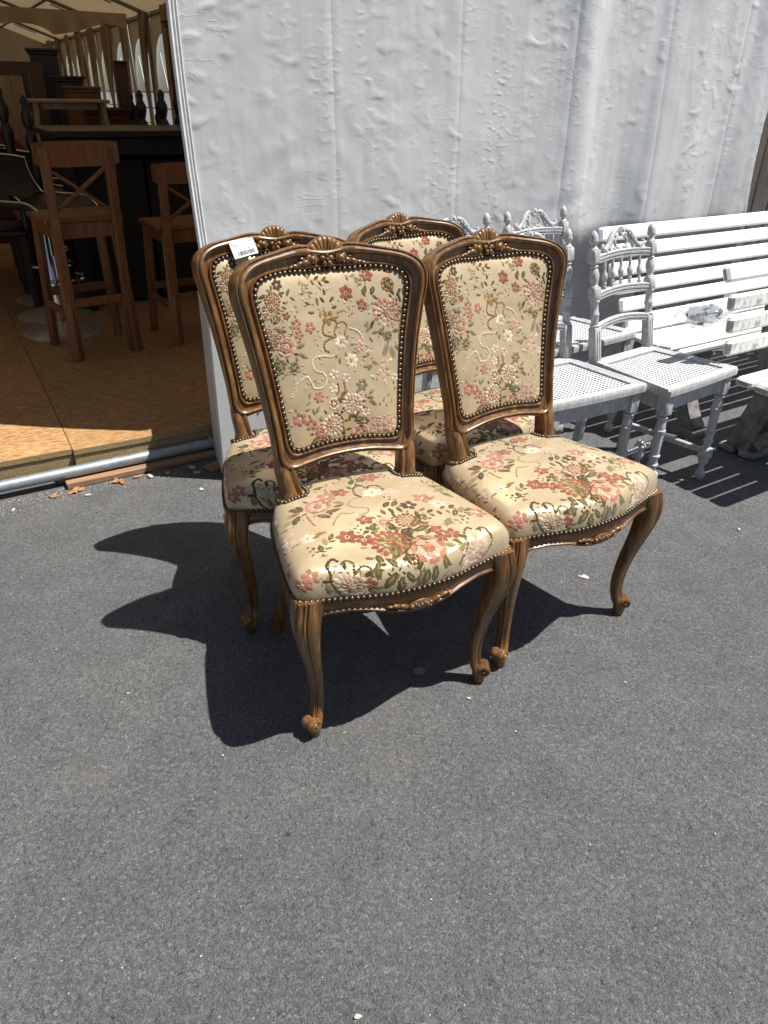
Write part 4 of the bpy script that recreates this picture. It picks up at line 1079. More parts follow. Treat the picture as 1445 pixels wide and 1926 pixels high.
    for s in (-1, 1):
        for k in range(22):
            a = (-.42 + .95 * k / 22) if s > 0 else math.pi - (-.42 + .95 * k / 22)
            q = r_.uniform(1.02, 1.22); R = Rs((a + math.pi) % (2 * math.pi) - math.pi)
            x, y = SC[0] + math.cos(a) * R * q, SC[1] + math.sin(a) * R * q
            if k % 3 == 0: em.flower(x, y, r_.uniform(.011, .016), r_.choice((1, 2, 0, 3)), 5)
            else:
                th = r_.uniform(0, 6.28); L = r_.uniform(.014, .022); em.leaf(x, y, x + math.cos(th) * L, y + math.sin(th) * L, r_.choice((4, 5, 7, 6)))
    tag(em.mb.build('embroidery', M['embroidery'], st, angle=180, fix=False), kind='stuff')
    # rails: front serpentine and sides in one shaped apron
    def rail(loop, name, zb, lip=True):
        mb = MB(); rows = []
        low = []
        for i, p in enumerate(loop):
            t_ = i / (len(loop) - 1)
            r = math.hypot(p[0] - SC[0], p[1] - SC[1]); ux, uy = (p[0] - SC[0]) / r, (p[1] - SC[1]) / r
            z0 = zb(t_, p)
            zt = .396
            row = []
            for d, z in ((-.010, zt), (.0045, zt), (.006, zt - .006), (.0035, zt - .010), (.004, (zt + z0) / 2), (.003, z0 + .008), (.0075, z0 + .005), (.0075, z0 + .001), (.002, z0 - .002), (-.020, z0 - .001), (-.020, zt)):
                row.append((p[0] + ux * d, p[1] + uy * d, z))
            rows.append(row)
            low.append((p[0] + ux * .006, p[1] + uy * .006, z0 + .002))
        mb.grid(rows, closed_u=True)
        b = len(mb.v); mb.f.append(tuple(range(11))); mb.f.append(tuple(b - 11 + k for k in range(11)))
        return mb.build(name, M['walnut_seat'], root, angle=50)
    half = cr(SEAT_OUT, 6)
    front = [np.array((-p[0], p[1])) for p in half[:26][::-1]] + half[1:26]
    def zfront(t_, p):
        x = abs(p[0])
        return float(np.interp(x, [0, .03, .06, .10, .15, .19, .215, .24, .26], [.346, .347, .354, .3655, .3695, .366, .356, .335, .320]))
    fr_ = rail(front, 'front_rail', zfront)
    for s in (-1, 1):
        side = [np.array((s * p[0], p[1])) for p in half[30:60]]
        def zside(t_, p): return float(np.interp(p[1], [-.20, -.15, -.10, 0, .10, .16], [.325, .352, .362, .365, .358, .345]))
        rail(side, 'side_rail', zside)
    rear = [np.array((s * p[0], p[1])) for s, seq in ((1, half[60:]), (-1, half[60:-1][::-1])) for p in seq]
    rail(rear, 'rear_rail', lambda t_, p: .35)
    # carved cartouche in the middle of the front rail
    mb = MB()
    def fp(x, z, d):
        y = float(np.interp(abs(x), [0, .07, .15], [-.246, -.241, -.221])); return Vector((x, y - d, z))
    ff = Matrix((Vector((1, 0, 0)), Vector((0, 0, 1)), Vector((0, -1, 0)))).transposed()
    mb.blob(fp(0, .362, .006), (.030, .0125, .005), ff, 14)
    for k in range(7):
        x = -.022 + .0073 * k
        mb.blob(fp(x, .363 + .003 * math.sin(k * 2.1), .011), (.0058, .0048, .0045), ff @ RZ(k))
    for s in (-1, 1):
        for i, (x, z, l, w, a) in enumerate(((.038, .364, .014, .006, .3), (.055, .369, .013, .005, .25), (.068, .371, .009, .0035, .15), (.044, .357, .011, .004, .2))):
            mb.blob(fp(s * x, z, .007), (l, w, .005), ff @ RZ(s * a))
    mb.build('carved_cartouche', M['walnut'], fr_)
    # nails along the seat edge
    pts = resample(front[2:-2], .0118, False)
    allp = [(p, 0) for p in pts]
    for s in (-1, 1):
        side = [np.array((s * p[0], p[1])) for p in half[26:62]]
        allp += [(p, s) for p in resample(side, .0125, False)]
    mb = MB(); P3 = []; N3 = []
    for p, s in allp:
        r = math.hypot(p[0] - SC[0], p[1] - SC[1]); u = Vector(((p[0] - SC[0]) / r, (p[1] - SC[1]) / r, 0))
        P3.append(Vector((p[0], p[1], .4005)) + u * .0045); N3.append((u + Vector((0, 0, .25))).normalized())
    for s in (-1, 1):            # round the foot of each stile
        for k in range(9):
            x = s * (.119 + .008 * k); y = .100 + (.010 if k in (0, 8) else 0)
            p, n_ = seat_n(x, y); P3.append(p + n_ * .001); N3.append(n_)
        for k in range(4):
            for xx in (.115, .187):
                p, n_ = seat_n(s * xx, .118 + .010 * k); P3.append(p + n_ * .001); N3.append(n_)
    nails(mb, P3, N3, .0062)
    tag(mb.build('nail_trim', M['nail'], root), kind='stuff')
    # legs
    for s in (-1, 1):
        lg, sc_ = cabriole(s)
        lo = lg.build('front_leg', M['walnut'], root, angle=60)
        sc_.build('scroll_foot', M['walnut'], lo)
        kn = MB()
        c0 = Vector((s * .245, -.204, .372)); ou = Vector((s * .7071, -.7071, 0)); pe = Vector((-ou.y, ou.x, 0)); kf = Matrix((pe, Vector((0, 0, 1)), ou)).transposed()
        for dx, dz, l, w, a in ((0, .010, .007, .009, 0), (.010, .004, .006, .009, -.5), (-.010, .004, .006, .009, .5), (0, -.008, .005, .010, 0)):
            kn.blob(c0 + pe * dx + Vector((0, 0, dz)), (l, w, .005), kf @ RZ(a))
        kn.build('knee_carving', M['walnut'], lo)
        ctl = [(.42, .157, .134, .020), (.36, .159, .142, .0195), (.28, .162, .153, .0185), (.20, .166, .158, .0175), (.12, .172, .172, .0165), (.06, .179, .190, .0155), (.025, .184, .203, .0165), (0, .185, .206, .015)]
        mb = MB(); rows = []
        for z, x, y, r in cr(ctl, 4):
            rows.append([(s * x + r * (abs(math.cos(a)) ** .6) * math.copysign(1, math.cos(a)), y + r * (abs(math.sin(a)) ** .6) * math.copysign(1, math.sin(a)), z) for a in [2 * math.pi * (k + .5) / 16 for k in range(16)]])
        mb.grid(rows, closed_u=True); mb.f.append(tuple(len(mb.v) - 16 + k for k in range(16))); mb.f.append(tuple(range(16)))
        mb.build('rear_leg', M['walnut'], root, angle=60)
    return root

chair0 = make_chair()
CH = [(-.0305, 1.490, 25.4, 1.006, 'floral upholstered chair whose whole seat and both scrolled front feet stand clear in front'),
      (.398, 1.748, 32.0, .998, 'floral upholstered chair standing nearest to the white cane chairs'),
      (-.217, 1.840, 19.9, .978, 'floral upholstered chair with a white barcode tag on its top rail'),
      (.203, 2.141, 39.2, .984, 'floral upholstered chair at the back of the four, next to the white tarpaulin')]
chairs = []
for i, (x, y, a, s, lb) in enumerate(CH):
    c = chair0 if i == 0 else copy_tree(chair0)
    c.location = (x, y, 0); c.rotation_euler = (0, 0, math.radians(a)); c.scale = (s, s, s)
    c['label'] = lb; c['group'] = 'set of four floral upholstered chairs'
    chairs.append(c)
chairs[0].rotation_euler = (math.radians(1.1), 0, math.radians(25.4))
chairs[0].location.z = .0015
def chair_pt(i, p):
    x, y, a, s, _ = CH[i]
    return Matrix.Translation((x, y, 0)) @ Matrix.Rotation(math.radians(a), 4, 'Z') @ (Vector(p) * s)
# price tag hung over the top rail of the third chair
pt = thing('price_tag', 'small white paper price tag with a barcode lying over a chair top rail', 'tag', chair_pt(2, bp(-.098, .945, .0315)), math.radians(20))
rot = RX(math.radians(58)) @ RZ(math.radians(13))
mb = MB(); mb.bbox((0, 0, 0), (.066, .044, .0007), .0002, rot); mb.build('card', M['paper'], pt, smooth=False)
mb = MB(); r_ = random.Random(2); x = -.019
while x < .026:
    w = r_.choice((.0008, .0012, .0020)); mb.box(rot @ Vector((x, -.012, .0006)), (w, .011, .0002), rot); x += w + r_.choice((.0009, .0014))
for (x, y, l) in ((-.022, .014, .012), (-.018, .009, .018), (.022, .016, .010), (.012, -.002, .012)):
    mb.box(rot @ Vector((x, y, .0006)), (l, .0013, .0002), rot)
mb.build('print', M['ink'], pt, smooth=False)

# ================================================================ WHITE CANE CHAIRS
def make_cane_chair():
    root = thing('cane_chair', 'x', 'chair')
    W = M['whitewash']
    FW, RW, FY, RY_ = .215, .172, -.185, .175      # seat half widths and depth
    ZT = .452
    def post_xy(z):                                  # rear posts lean back above the seat
        return .158 + .008 * max(0, z - .45) / .4, .168 + .075 * max(0, (z - .45)) / .4
    # cane webbing: a lattice with eight-sided holes
    inner = [(-.165, -.140), (.165, -.140), (.136, .120), (-.136, .120)]
    N = 19
    def bil(u, v):
        a = (1 - u) * np.array(inner[0]) + u * np.array(inner[1]); b = (1 - u) * np.array(inner[3]) + u * np.array(inner[2])
        p = (1 - v) * a + v * b
        return (p[0], p[1], ZT - .006 - .003 * math.sin(math.pi * u) * math.sin(math.pi * v))
    mb = MB()
    for i in range(N):
        for j in range(N):
            b = len(mb.v)
            outer = [(0, 0), (.5, 0), (1, 0), (1, .5), (1, 1), (.5, 1), (0, 1), (0, .5)]
            hole = [(.5 + .35 * math.cos(math.radians(225 + 45 * k)), .5 + .35 * math.sin(math.radians(225 + 45 * k))) for k in range(8)]
            for (u, v) in outer + hole: mb.v.append(bil((i + u) / N, (j + v) / N))
            for k in range(8): mb.f.append((b + k, b + (k + 1) % 8, b + 8 + (k + 1) % 8, b + 8 + k))
    cw = mb.build('cane_webbing', M['cane'], root, angle=180)
    sol = cw.modifiers.new('thick', 'SOLIDIFY'); sol.thickness = .002
    tag(cw, kind='stuff')
    # seat frame: rounded border round the webbing
    outer = [(-FW, FY), (FW, FY), (RW, RY_), (-RW, RY_)]
    inn = [(-.172, -.147), (.172, -.147), (.142, .127), (-.142, .127)]
    rows = []
    for f, z in ((1.0, ZT - .012), (1.0, ZT - .003), (.92, ZT + .003), (.55, ZT + .004), (.45, ZT + .001), (.38, ZT + .003), (.18, ZT + .002), (.02, ZT - .001), (0, ZT - .010), (0, ZT - .030), (.85, ZT - .030), (1.0, ZT - .022)):
        row = []
        for k in range(4):
            o0, o1, i0, i1 = np.array(outer[k]), np.array(outer[(k + 1) % 4]), np.array(inn[k]), np.array(inn[(k + 1) % 4])
            for t_ in (.02, .25, .5, .75, .98):
                bow = np.array((0, -.006)) * math.sin(math.pi * t_) if k == 0 else 0
                row.append((*(i0 + (i1 - i0) * t_ + f * ((o0 + (o1 - o0) * t_ + bow) - (i0 + (i1 - i0) * t_))), z))
        rows.append(row)
    mb = MB(); mb.grid(rows, closed_u=True, closed_v=True)
    mb.build('seat_frame', W, root, angle=35)
    # apron under the seat
    for (p, q) in (((-.175, -.155), (.175, -.155)), ((.178, -.14), (.150, .15)), ((-.178, -.14), (-.150, .15)), ((-.14, .158), (.14, .158))):
        p, q = Vector((*p, .394)), Vector((*q, .394)); d = q - p
        mb = MB(); mb.bbox((p + q) / 2, (d.length, .020, .055), .003, RZ(math.atan2(d.y, d.x))); mb.build('apron', W, root, smooth=False)
    # front legs
    for s in (-1, 1):
        x, y = s * .178, -.156
        mb = MB(); mb.bbox((x, y, .388), (.040, .040, .070), .003)
        mb.lathe([(.012, .350), (.019, .345), (.019, .340), (.014, .334), (.0165, .322), (.018, .30), (.0205, .298), (.0205, .291), (.017, .288), (.0165, .25), (.0150, .205), (.0195, .202), (.0195, .196), (.0150, .193), (.0150, .17), (.0195, .168), (.0195, .162), (.0145, .158), (.0145, .14), (.020, .136)][::-1], (x, y, 0), 14)
        mb.bbox((x, y, .112), (.042, .042, .046), .005)
        mb.lathe([(.010, 0), (.017, .010), (.019, .022), (.016, .036), (.010, .042), (.012, .046), (.009, .056), (.012, .066), (.019, .076), (.020, .090)], (x, y, 0), 14)
        mb.build('front_leg', W, root, angle=45)
        # rear post: leg below, turned blocks above
        mb = MB()
        def P(z): px, py = post_xy(z); return Vector((s * px, py, z))
        def seg(z0, z1, w, bev=.003):
            a, b = P(z0), P(z1); d = b - a
            mb.bbox((a + b) / 2, (w, w, d.length), bev, RX(-math.atan2(d.y, d.z)))
        def turn(z0, z1, prof):
            a, b = P(z0), P(z1)
            mb.lathe([(r, t_ * (b - a).length) for r, t_ in prof], a, 12, to_axis(b - a))
        lg = [(.0, .030), (.2, .030)]
        a, b = Vector((s * .160, .200, 0)), P(.46)
        mb.bbox((a + b) / 2, (.030, .030, (b - a).length), .003, RX(-math.atan2(b.y - a.y, b.z)))
        seg(.45, .572, .034)
        for dx in (-.006, .006): mb.tube([P(.462) + Vector((dx, -.0175, 0)), P(.562) + Vector((dx, -.0175, 0))], .0022, 5)
        turn(.570, .668, [(.014, 0), (.018, .04), (.018, .08), (.0135, .11), (.0140, .40), (.0165, .44), (.0165, .50), (.0135, .54), (.014, .86), (.018, .90), (.018, .96), (.014, 1)])
        seg(.665, .708, .034)
        turn(.706, .790, [(.013, 0), (.017, .04), (.012, .10), (.0105, .16), (.0155, .34), (.0175, .50), (.0145, .68), (.0105, .80), (.0155, .86), (.0105, .92), (.014, 1)])
        seg(.788, .832, .034)
        mb.build('rear_post', W, root, angle=45)
        mb = MB()
        turn(.830, .895, [(.015, 0), (.017, .06), (.009, .20), (.008, .28), (.0145, .40), (.0165, .50), (.0145, .56), (.0150, .60), (.0135, .76), (.0085, .92), (.002, 1)])
        mb.build('finial', W, root, angle=50)
    # reeded bowed rails
    def rail(z0, arch, h, name, bow=.014):
        mb = MB(); rows = []
        for k in range(17):
            u = -1 + 2 * k / 16
            x = u * .150; zc = z0 + arch * (1 - u * u); y = post_xy(zc)[1] + bow * (1 - u * u) - .004
            row = []
            for yy, zz in ((.009, -.5), (-.004, -.5), (-.008, -.42), (-.008, -.28), (-.004, -.18), (-.009, -.1), (-.009, .1), (-.004, .18), (-.008, .28), (-.008, .42), (-.004, .5), (.009, .5)):
                row.append((x, y + yy, zc + zz * h))
            rows.append(row)
        mb.grid(rows, closed_u=True)
        return mb.build(name, W, root, angle=40)
    rail(.566, .012, .028, 'lower_rail'); rail(.676, .008, .030, 'middle_rail'); tr = rail(.800, .006, .030, 'top_rail')
    # spindles
    for k in range(5):
        u = -.68 + .34 * k; x = u * .150
        z0, z1 = .690 + .012 * (1 - u * u), .788 + .006 * (1 - u * u)
        y0, y1 = post_xy(z0)[1] + .014 * (1 - u * u) - .004, post_xy(z1)[1] + .014 * (1 - u * u) - .004
        a, b = Vector((x, y0, z0)), Vector((x, y1, z1)); L = (b - a).length
        mb = MB(); mb.lathe([(r, t_ * L) for r, t_ in ((.006, 0), (.008, .06), (.0045, .12), (.0075, .18), (.0045, .24), (.009, .32), (.0115, .42), (.0095, .53), (.0055, .60), (.005, .74), (.0065, .78), (.0055, .82), (.006, 1))], a, 10, to_axis(b - a))
        mb.build('spindle', W, root, angle=50)
    # carved pediment: shell between two leafy scrolls
    mb = MB()
    def cp(x, z): return Vector((x, post_xy(z)[1] + .020 * (1 - (x / .15) ** 2) - .006, z))
    fr = Matrix((Vector((1, 0, 0)), Vector((0, .18, .98)), Vector((0, -.98, .18)))).transposed()
    for s in (-1, 1):
        path = cr([cp(s * .022, .882), cp(s * .044, .876), cp(s * .066, .852), cp(s * .082, .834), cp(s * .104, .826), cp(s * .120, .836), cp(s * .112, .845)], 6)
        rr = list(np.interp(np.linspace(0, 1, len(path)), [0, .3, .6, .85, 1], [.006, .0115, .010, .006, .004]))
        mb.tube(path, rr, 8)
        path = cr([cp(s * .026, .866), cp(s * .046, .858), cp(s * .058, .838), cp(s * .070, .824)], 6)
        mb.tube(path, list(np.linspace(.0045, .0075, len(path))), 7)
        path = cr([cp(s * .018, .862), cp(s * .034, .848), cp(s * .028, .830), cp(s * .012, .824)], 6)
        mb.tube(path, .0052, 7)
        for k in range(5):
            mb.blob(cp(s * (.040 + .014 * k), .868 - .012 * k) + Vector((0, -.008, 0)), (.0085, .0042, .004), fr @ RZ(-s * .9))
        mb.blob(cp(s * .034, .822), (.010, .006, .006), fr)
    for k in range(7):
        a = math.radians(15 + 25 * k)
        mb.blob(cp(math.cos(a) * .012, .876 + math.sin(a) * .012) + Vector((0, -.004, 0)), (.0095, .004, .006), fr @ RZ(a))
    mb.blob(cp(0, .870), (.012, .010, .007), fr)
    mb.blob(cp(0, .820), (.016, .006, .006), fr)
    mb.build('carved_pediment', W, tr, angle=60)
    # stretchers
    for s in (-1, 1):
        a, b = Vector((s * .178, -.145, .112)), Vector((s * .160, .185, .125)); d = b - a
        mb = MB(); mb.bbox((a + b) / 2, (.018, d.length, .022), .003, RZ(-math.atan2(d.x, d.y))); mb.build('side_stretcher', W, root, smooth=False)
    mb = MB(); mb.bbox((0, .015, .118), (.335, .018, .022), .003); cs = mb.build('cross_stretcher', W, root, smooth=False)
    mb = MB(); mb.lathe([(.006, -.075), (.014, -.066), (.009, -.052), (.019, -.040), (.021, -.022), (.016, -.010), (.022, .0), (.022, .010), (.012, .018), (.015, .026), (.006, .032)], (0, .015, .118), 12); mb.build('pendant', W, cs, angle=50)
    return root
cane0 = make_cane_chair()
for i, (x, y, a, lb) in enumerate([
    (.994, 2.600, 38.0, 'whitewashed cane chair before the white bench with all its spindles in view'),
    (.610, 2.440, 30.0, 'whitewashed cane chair directly behind a floral chair, its caned seat half hidden'),
    (.755, 3.055, 37.0, 'whitewashed cane chair close to the tarpaulin with both acorn finials showing'),
    (.400, 2.800, 37.0, 'whitewashed cane chair mostly hidden behind the rearmost floral chair')]):
    c = cane0 if i == 0 else copy_tree(cane0)
    c.location = (x, y, 0); c.rotation_euler = (0, 0, math.radians(a)); c['label'] = lb; c['group'] = 'white cane chairs by the tarpaulin'

# ================================================================ BENCHES
def slat_mesh(L, w, h, bev=.009):
    mb = MB(); mb.bbox((L / 2, 0, 0), (L, w, h), bev); return mb
def add_slat(root, L, w, h, loc, tilt, mat, endm, x0=0.0, sag=0.0):
    o = slat_mesh(L, w, h).build('slat', mat, root, angle=30)
    o.data.materials.append(endm)
    for p in o.data.polygons:
        if abs(p.normal.x) > .9: p.material_index = 1
    o.location = (x0, loc[0], loc[1]); o.rotation_euler = (tilt, 0, 0)
    return o
BA = math.radians(32.6); U = Vector((math.cos(BA), math.sin(BA), 0)); V = Vector((-math.sin(BA), math.cos(BA), 0))
def uv(u, v, z=0): return U * u + V * v + Vector((0, 0, z))
benchA = thing('slatted_bench', 'long clean white slatted park bench along the tarpaulin behind the cane chairs', 'bench', uv(2.50, 1.84), BA)
r_ = random.Random(5)
for k in range(6):
    z = .795 - .068 * k; y = .435 - .052 * k * .62
    add_slat(benchA, 2.1, .026, .058, (y, z), -math.radians(14), M['white_paint'], M['white_paint'], .0 + .012 * k)
for k, (y, z, tl) in enumerate(((.262, .430, .35), (.195, .405, .08), (.125, .400, -.02), (.055, .405, -.12), (-.008, .392, -.6))):
    add_slat(benchA, 2.1, .060, .028, (y, z), tl, M['white_paint'], M['white_paint'], .06)
for x in (.28, 1.75):
    lg = MB()
    # cast side frame: back upright, seat bearer, splayed feet
    def bar(pts, w, t0):
        P = cr(pts, 6); rows = []
        for i, p in enumerate(P):
            a = P[max(0, i - 1)]; b = P[min(len(P) - 1, i + 1)]; d = (b - a) / (np.linalg.norm(b - a) + 1e-9); n_ = np.array((-d[1], d[0])); ww = w * (1 + .0 * i)
            rows.append([(x - t0, *(p - n_ * ww)), (x + t0, *(p - n_ * ww)), (x + t0, *(p + n_ * ww)), (x - t0, *(p + n_ * ww))])
        b = len(lg.v); lg.grid(rows, closed_u=True); lg.f.append((b, b + 1, b + 2, b + 3)); e = len(lg.v); lg.f.append((e - 4, e - 3, e - 2, e - 1))
    bar([(.475, .80), (.41, .60), (.325, .43), (.30, .37)], .022, .030)
    bar([(.33, .385), (.2, .365), (.06, .365), (-.005, .345)], .020, .030)
    bar([(.32, .38), (.34, .22), (.385, .03)], .028, .032)
    bar([(.03, .36), (.07, .22), (.03, .10), (-.02, .025)], .034, .036)
    bar([(-.06, .016), (0, .016), (.06, .016)], .016, .055); bar([(.34, .016), (.38, .016), (.44, .016)], .016, .055)
    lg.build('bench_leg', M['concrete'], benchA, angle=40)
    bk = MB(); bk.bbox((x + .10, .445, .62), (.045, .012, .40), .003, RX(-.22)); bk.build('back_strap', M['white_paint'], benchA, smooth=False)
benchB = thing('slatted_bench', 'white slatted park bench with green and black mould and bare cream slat ends', 'bench', uv(2.41, 1.20), BA)
for k, (y, z, tl) in enumerate(((.395, .765, -.42), (.372, .668, -.12), (.360, .590, -.10), (.350, .508, -.08))):
    add_slat(benchB, 1.9, .030, .056, (y, z), tl, M['white_paint'] if k == 0 else M['mouldy_paint'], M['slat_end'], (0, .028, .035, .04)[k])
for k, y in enumerate((.26, .185, .11, .035)):
    add_slat(benchB, 1.9, .064, .032, (y, .405 - .004 * k), .02, M['mouldy_paint'] if k % 2 else M['white_paint'], M['slat_end'], .05)
for x in (.40, 1.6):
    lg = MB()
    bar([(.42, .74), (.395, .55), (.375, .42), (.36, .37)], .024, .055)
    bar([(.36, .365), (.2, .365), (.04, .365)], .022, .05)
    bar([(.30, .37), (.345, .20), (.40, .03)], .050, .050)
    bar([(.03, .36), (.02, .20), (-.01, .03)], .045, .050)
    bar([(.31, .06), (.24, .17), (.12, .26), (.05, .31)], .018, .045)
    lg.build('bench_leg', M['concrete'], benchB, angle=40)
    for yy, ww in ((.34, .07), (.43, .08), (-.01, .13)):
        ft = MB(); ft.bbox((x, yy, .016), (.13, ww, .032), .010); ft.build('foot_block', M['concrete'], benchB, angle=40)

# crumpled clear bag with a navy printed packet, lying on the clean bench
bag = thing('plastic_bag', 'crumpled clear plastic bag with navy print lying on the clean white bench seat', 'bag', uv(2.50, 1.84) + U * .36 + V * .215 + Vector((0, 0, .452)), BA)
def crumple(L, r0, seed, amp, sq=.7):
    mb = MB(); rows = []
    for i in range(41):
        t_ = i / 40
        env = math.sin(math.pi * min(1, max(.02, t_)) ** .55) ** .5 if t_ < 1 else .05
        row = []
        for k in range(40):
            a = 2 * math.pi * k / 40
            n_ = noise.noise(Vector((t_ * 7 + seed, math.cos(a) * 1.8, math.sin(a) * 1.8)))
            n2 = abs(noise.noise(Vector((t_ * 18 + seed, math.cos(a) * 4 + 3, math.sin(a) * 4))))
            r = max(.004, r0 * env * (1 + amp * n_ + amp * .8 * n2))
            row.append((t_ * L, r * math.cos(a), max(-.018, r * math.sin(a) * sq)))
        rows.append(row)
    mb.grid(rows, closed_u=True)
    return mb
crumple(.42, .056, 3.3, .55).build('bag_film', M['bag_film'], bag, angle=25)
o = crumple(.13, .044, 8.1, .35).build('printed_packet', M['navy'], bag, angle=30); o.location = (.15, .004, .001)
o = crumple(.07, .044, 2.1, .35).build('printed_packet', M['navy'], bag, angle=30); o.location = (.085, -.002, .0)
o = crumple(.19, .040, 5.1, .3).build('paper_label', M['paper'], bag, angle=30); o.location = (.19, 0, -.001); o.scale = (1, .6, .6)

# white cabinet standing between the tagged chair and the tarpaulin
wb = thing('white_cabinet', 'plain white laminate cabinet standing between a floral chair and the tarpaulin', 'cabinet', (-.616, 2.512, 0), math.radians(19.5))
mb = MB(); mb.bbox((.20, .125, .330), (.40, .244, .660), .002); mb.build('carcass', M['panel_white'], wb, smooth=False)
for k in range(2):
    mb = MB(); mb.bbox((.10 + .20 * k, -.004, .330), (.195, .014, .640), .002); dr = mb.build('door', M['panel_white'], wb, smooth=False)
    mb = MB(); mb.bbox((.175 + .05 * k, -.018, .36), (.008, .014, .09), .002); mb.build('handle', M['steel'], dr, smooth=False)

# steel pipe lying along the platform, battens under it
P0, P1 = Vector((-2.35, 1.735, .047)), Vector((-.52, 2.862, .047))
mb = MB(); pts = [P0 + (P1 - P0) * k / 20 for k in range(21)]; mb.tube(pts, .0215, 20)
tag(mb.build('steel_pipe', M['steel']), 'galvanised steel pipe lying on battens along the platform edge', 'pipe')
pd = (P1 - P0).normalized(); pn = Vector((-pd.y, pd.x, 0))
def batten(t0, t1, off, w, h, z, lb):
    a, b = P0 + (P1 - P0) * t0, P0 + (P1 - P0) * t1
    c = (a + b) / 2 + pn * off; c.z = z + h / 2
    mb = MB(); mb.bbox((0, 0, 0), ((b - a).length, w, h), .002)
    o = mb.build('wooden_batten', M['batten'], None, smooth=False); o.location = c; o.rotation_euler = (0, 0, math.atan2(pd.y, pd.x) + .006)
    return tag(o, lb, 'batten', 'battens beside the pipe')
batten(.63, .985, -.028, .040, .022, .002, 'thin raw wood batten on the asphalt side of the steel pipe')
batten(.62, .985, .030, .034, .026, .002, 'thin raw wood batten between the steel pipe and the platform')
mb = MB(); mb.bbox((0, 0, 0), (.085, .06, .010), .002)
o = mb.build('wood_offcut', M['batten'], smooth=False); o.location = (-.665, 2.615, .006); o.rotation_euler = (0, 0, .9)
tag(o, 'short flat wood offcut on the asphalt beside the white cabinet', 'wood')
mb = MB(); mb.tube(cr([(-.80, 2.90, .10), (-.76, 2.80, .10), (-.70, 2.735, .062), (-.66, 2.72, .03), (-.62, 2.74, .006)], 8), .0032, 6)
tag(mb.build('cable', M['cable']), 'thin pale cable hanging over the steel pipe beside the white cabinet', 'cable')

# ================================================================ INSIDE THE TENT
FZ = FLOOR_Z
def make_stool():
    root = thing('bar_stool', 'x', 'stool')
    W = M['pine']
    def leg(x0, y0, x1, y1, z1, w, name):
        a, b = Vector((x0, y0, 0)), Vector((x1, y1, z1)); d = b - a
        mb = MB(); mb.bbox((0, 0, 0), (w, .034, d.length), .004, d.to_track_quat('Z', 'Y').to_matrix() @ RZ(0)); mb.v = [tuple(Vector(v) + (a + b) / 2) for v in mb.v]
        return mb.build(name, W, root, smooth=False)
    for s in (-1, 1):
        leg(s * .165, -.185, s * .145, -.160, .62, .046, 'rear_leg')
        leg(s * .145, -.160, s * .150, -.215, .955, .044, 'back_post')
        leg(s * .180, .180, s * .155, .145, .63, .042, 'front_leg')
        a, b = Vector((s * .160, -.175, .22)), Vector((s * .172, .170, .22)); d = b - a
        mb = MB(); mb.bbox((a + b) / 2, (.022, d.length, .036), .003, RZ(-math.atan2(d.x, d.y))); mb.build('side_stretcher', W, root, smooth=False)
    mb = MB(); mb.bbox((0, -.176, .275), (.30, .022, .040), .003); mb.build('stretcher', W, root, smooth=False)
    mb = MB(); mb.bbox((0, .168, .275), (.33, .022, .040), .003); mb.build('stretcher', W, root, smooth=False)
    for k in range(3):
        mb = MB(); mb.bbox((0, -.128 + .118 * k + .01, .648), (.385, .116, .026), .006); mb.build('seat_plank', W, root, angle=30)
    for (y, w) in ((-.155, .27), (.135, .29)):
        mb = MB(); mb.bbox((0, y, .600), (w, .020, .070), .003); mb.build('seat_apron', W, root, smooth=False)
    for s in (-1, 1):
        mb = MB(); mb.bbox((s * .152, -.01, .600), (.020, .27, .070), .003); mb.build('seat_apron', W, root, smooth=False)
    # curved crest rail
    mb = MB(); rows = []
    for k in range(15):
        u = -1 + 2 * k / 14; x = u * .195; y = -.222 + .030 * (1 - u * u); top = .975 - .006 * u ** 4
        lo = .872 + .004 * u * u + (.012 if abs(u) > .99 else 0)
        rows.append([(x, y - .012, lo), (x, y + .012, lo + .002), (x, y + .014, top), (x, y - .008, top + .002)])
    mb.grid(rows, closed_u=True); mb.f += [(0, 1, 2, 3), (56, 57, 58, 59)]
    mb.build('crest_rail', W, root, angle=40)
    for s in (-1, 1):
        a, b = Vector((-s * .138, -.170 - .002 * s, .680)), Vector((s * .138, -.195 - .002 * s, .868)); d = b - a
        mb = MB(); mb.bbox((a + b) / 2 + Vector((0, s * .006, 0)), (.026, .014, d.length), .002, d.to_track_quat('Z', 'Y').to_matrix()); mb.build('cross_brace', W, root, smooth=False)
    return root
st0 = make_stool()
st0.location = (-1.515, 3.775, FZ); st0.rotation_euler = (0, 0, math.radians(37)); st0.scale = (.94, .94, 1.0); st0['label'] = 'tall wooden bar stool with crossed back standing fully in the tent entrance'
st0['group'] = 'wooden bar stools at the black table'
st1 = copy_tree(st0); st1.location = (-1.075, 4.060, FZ); st1.scale = (.94, .94, .90); st1.rotation_euler = (0, 0, math.radians(33)); st1['label'] = 'shorter wooden bar stool with crossed back partly hidden by the tarpaulin edge'

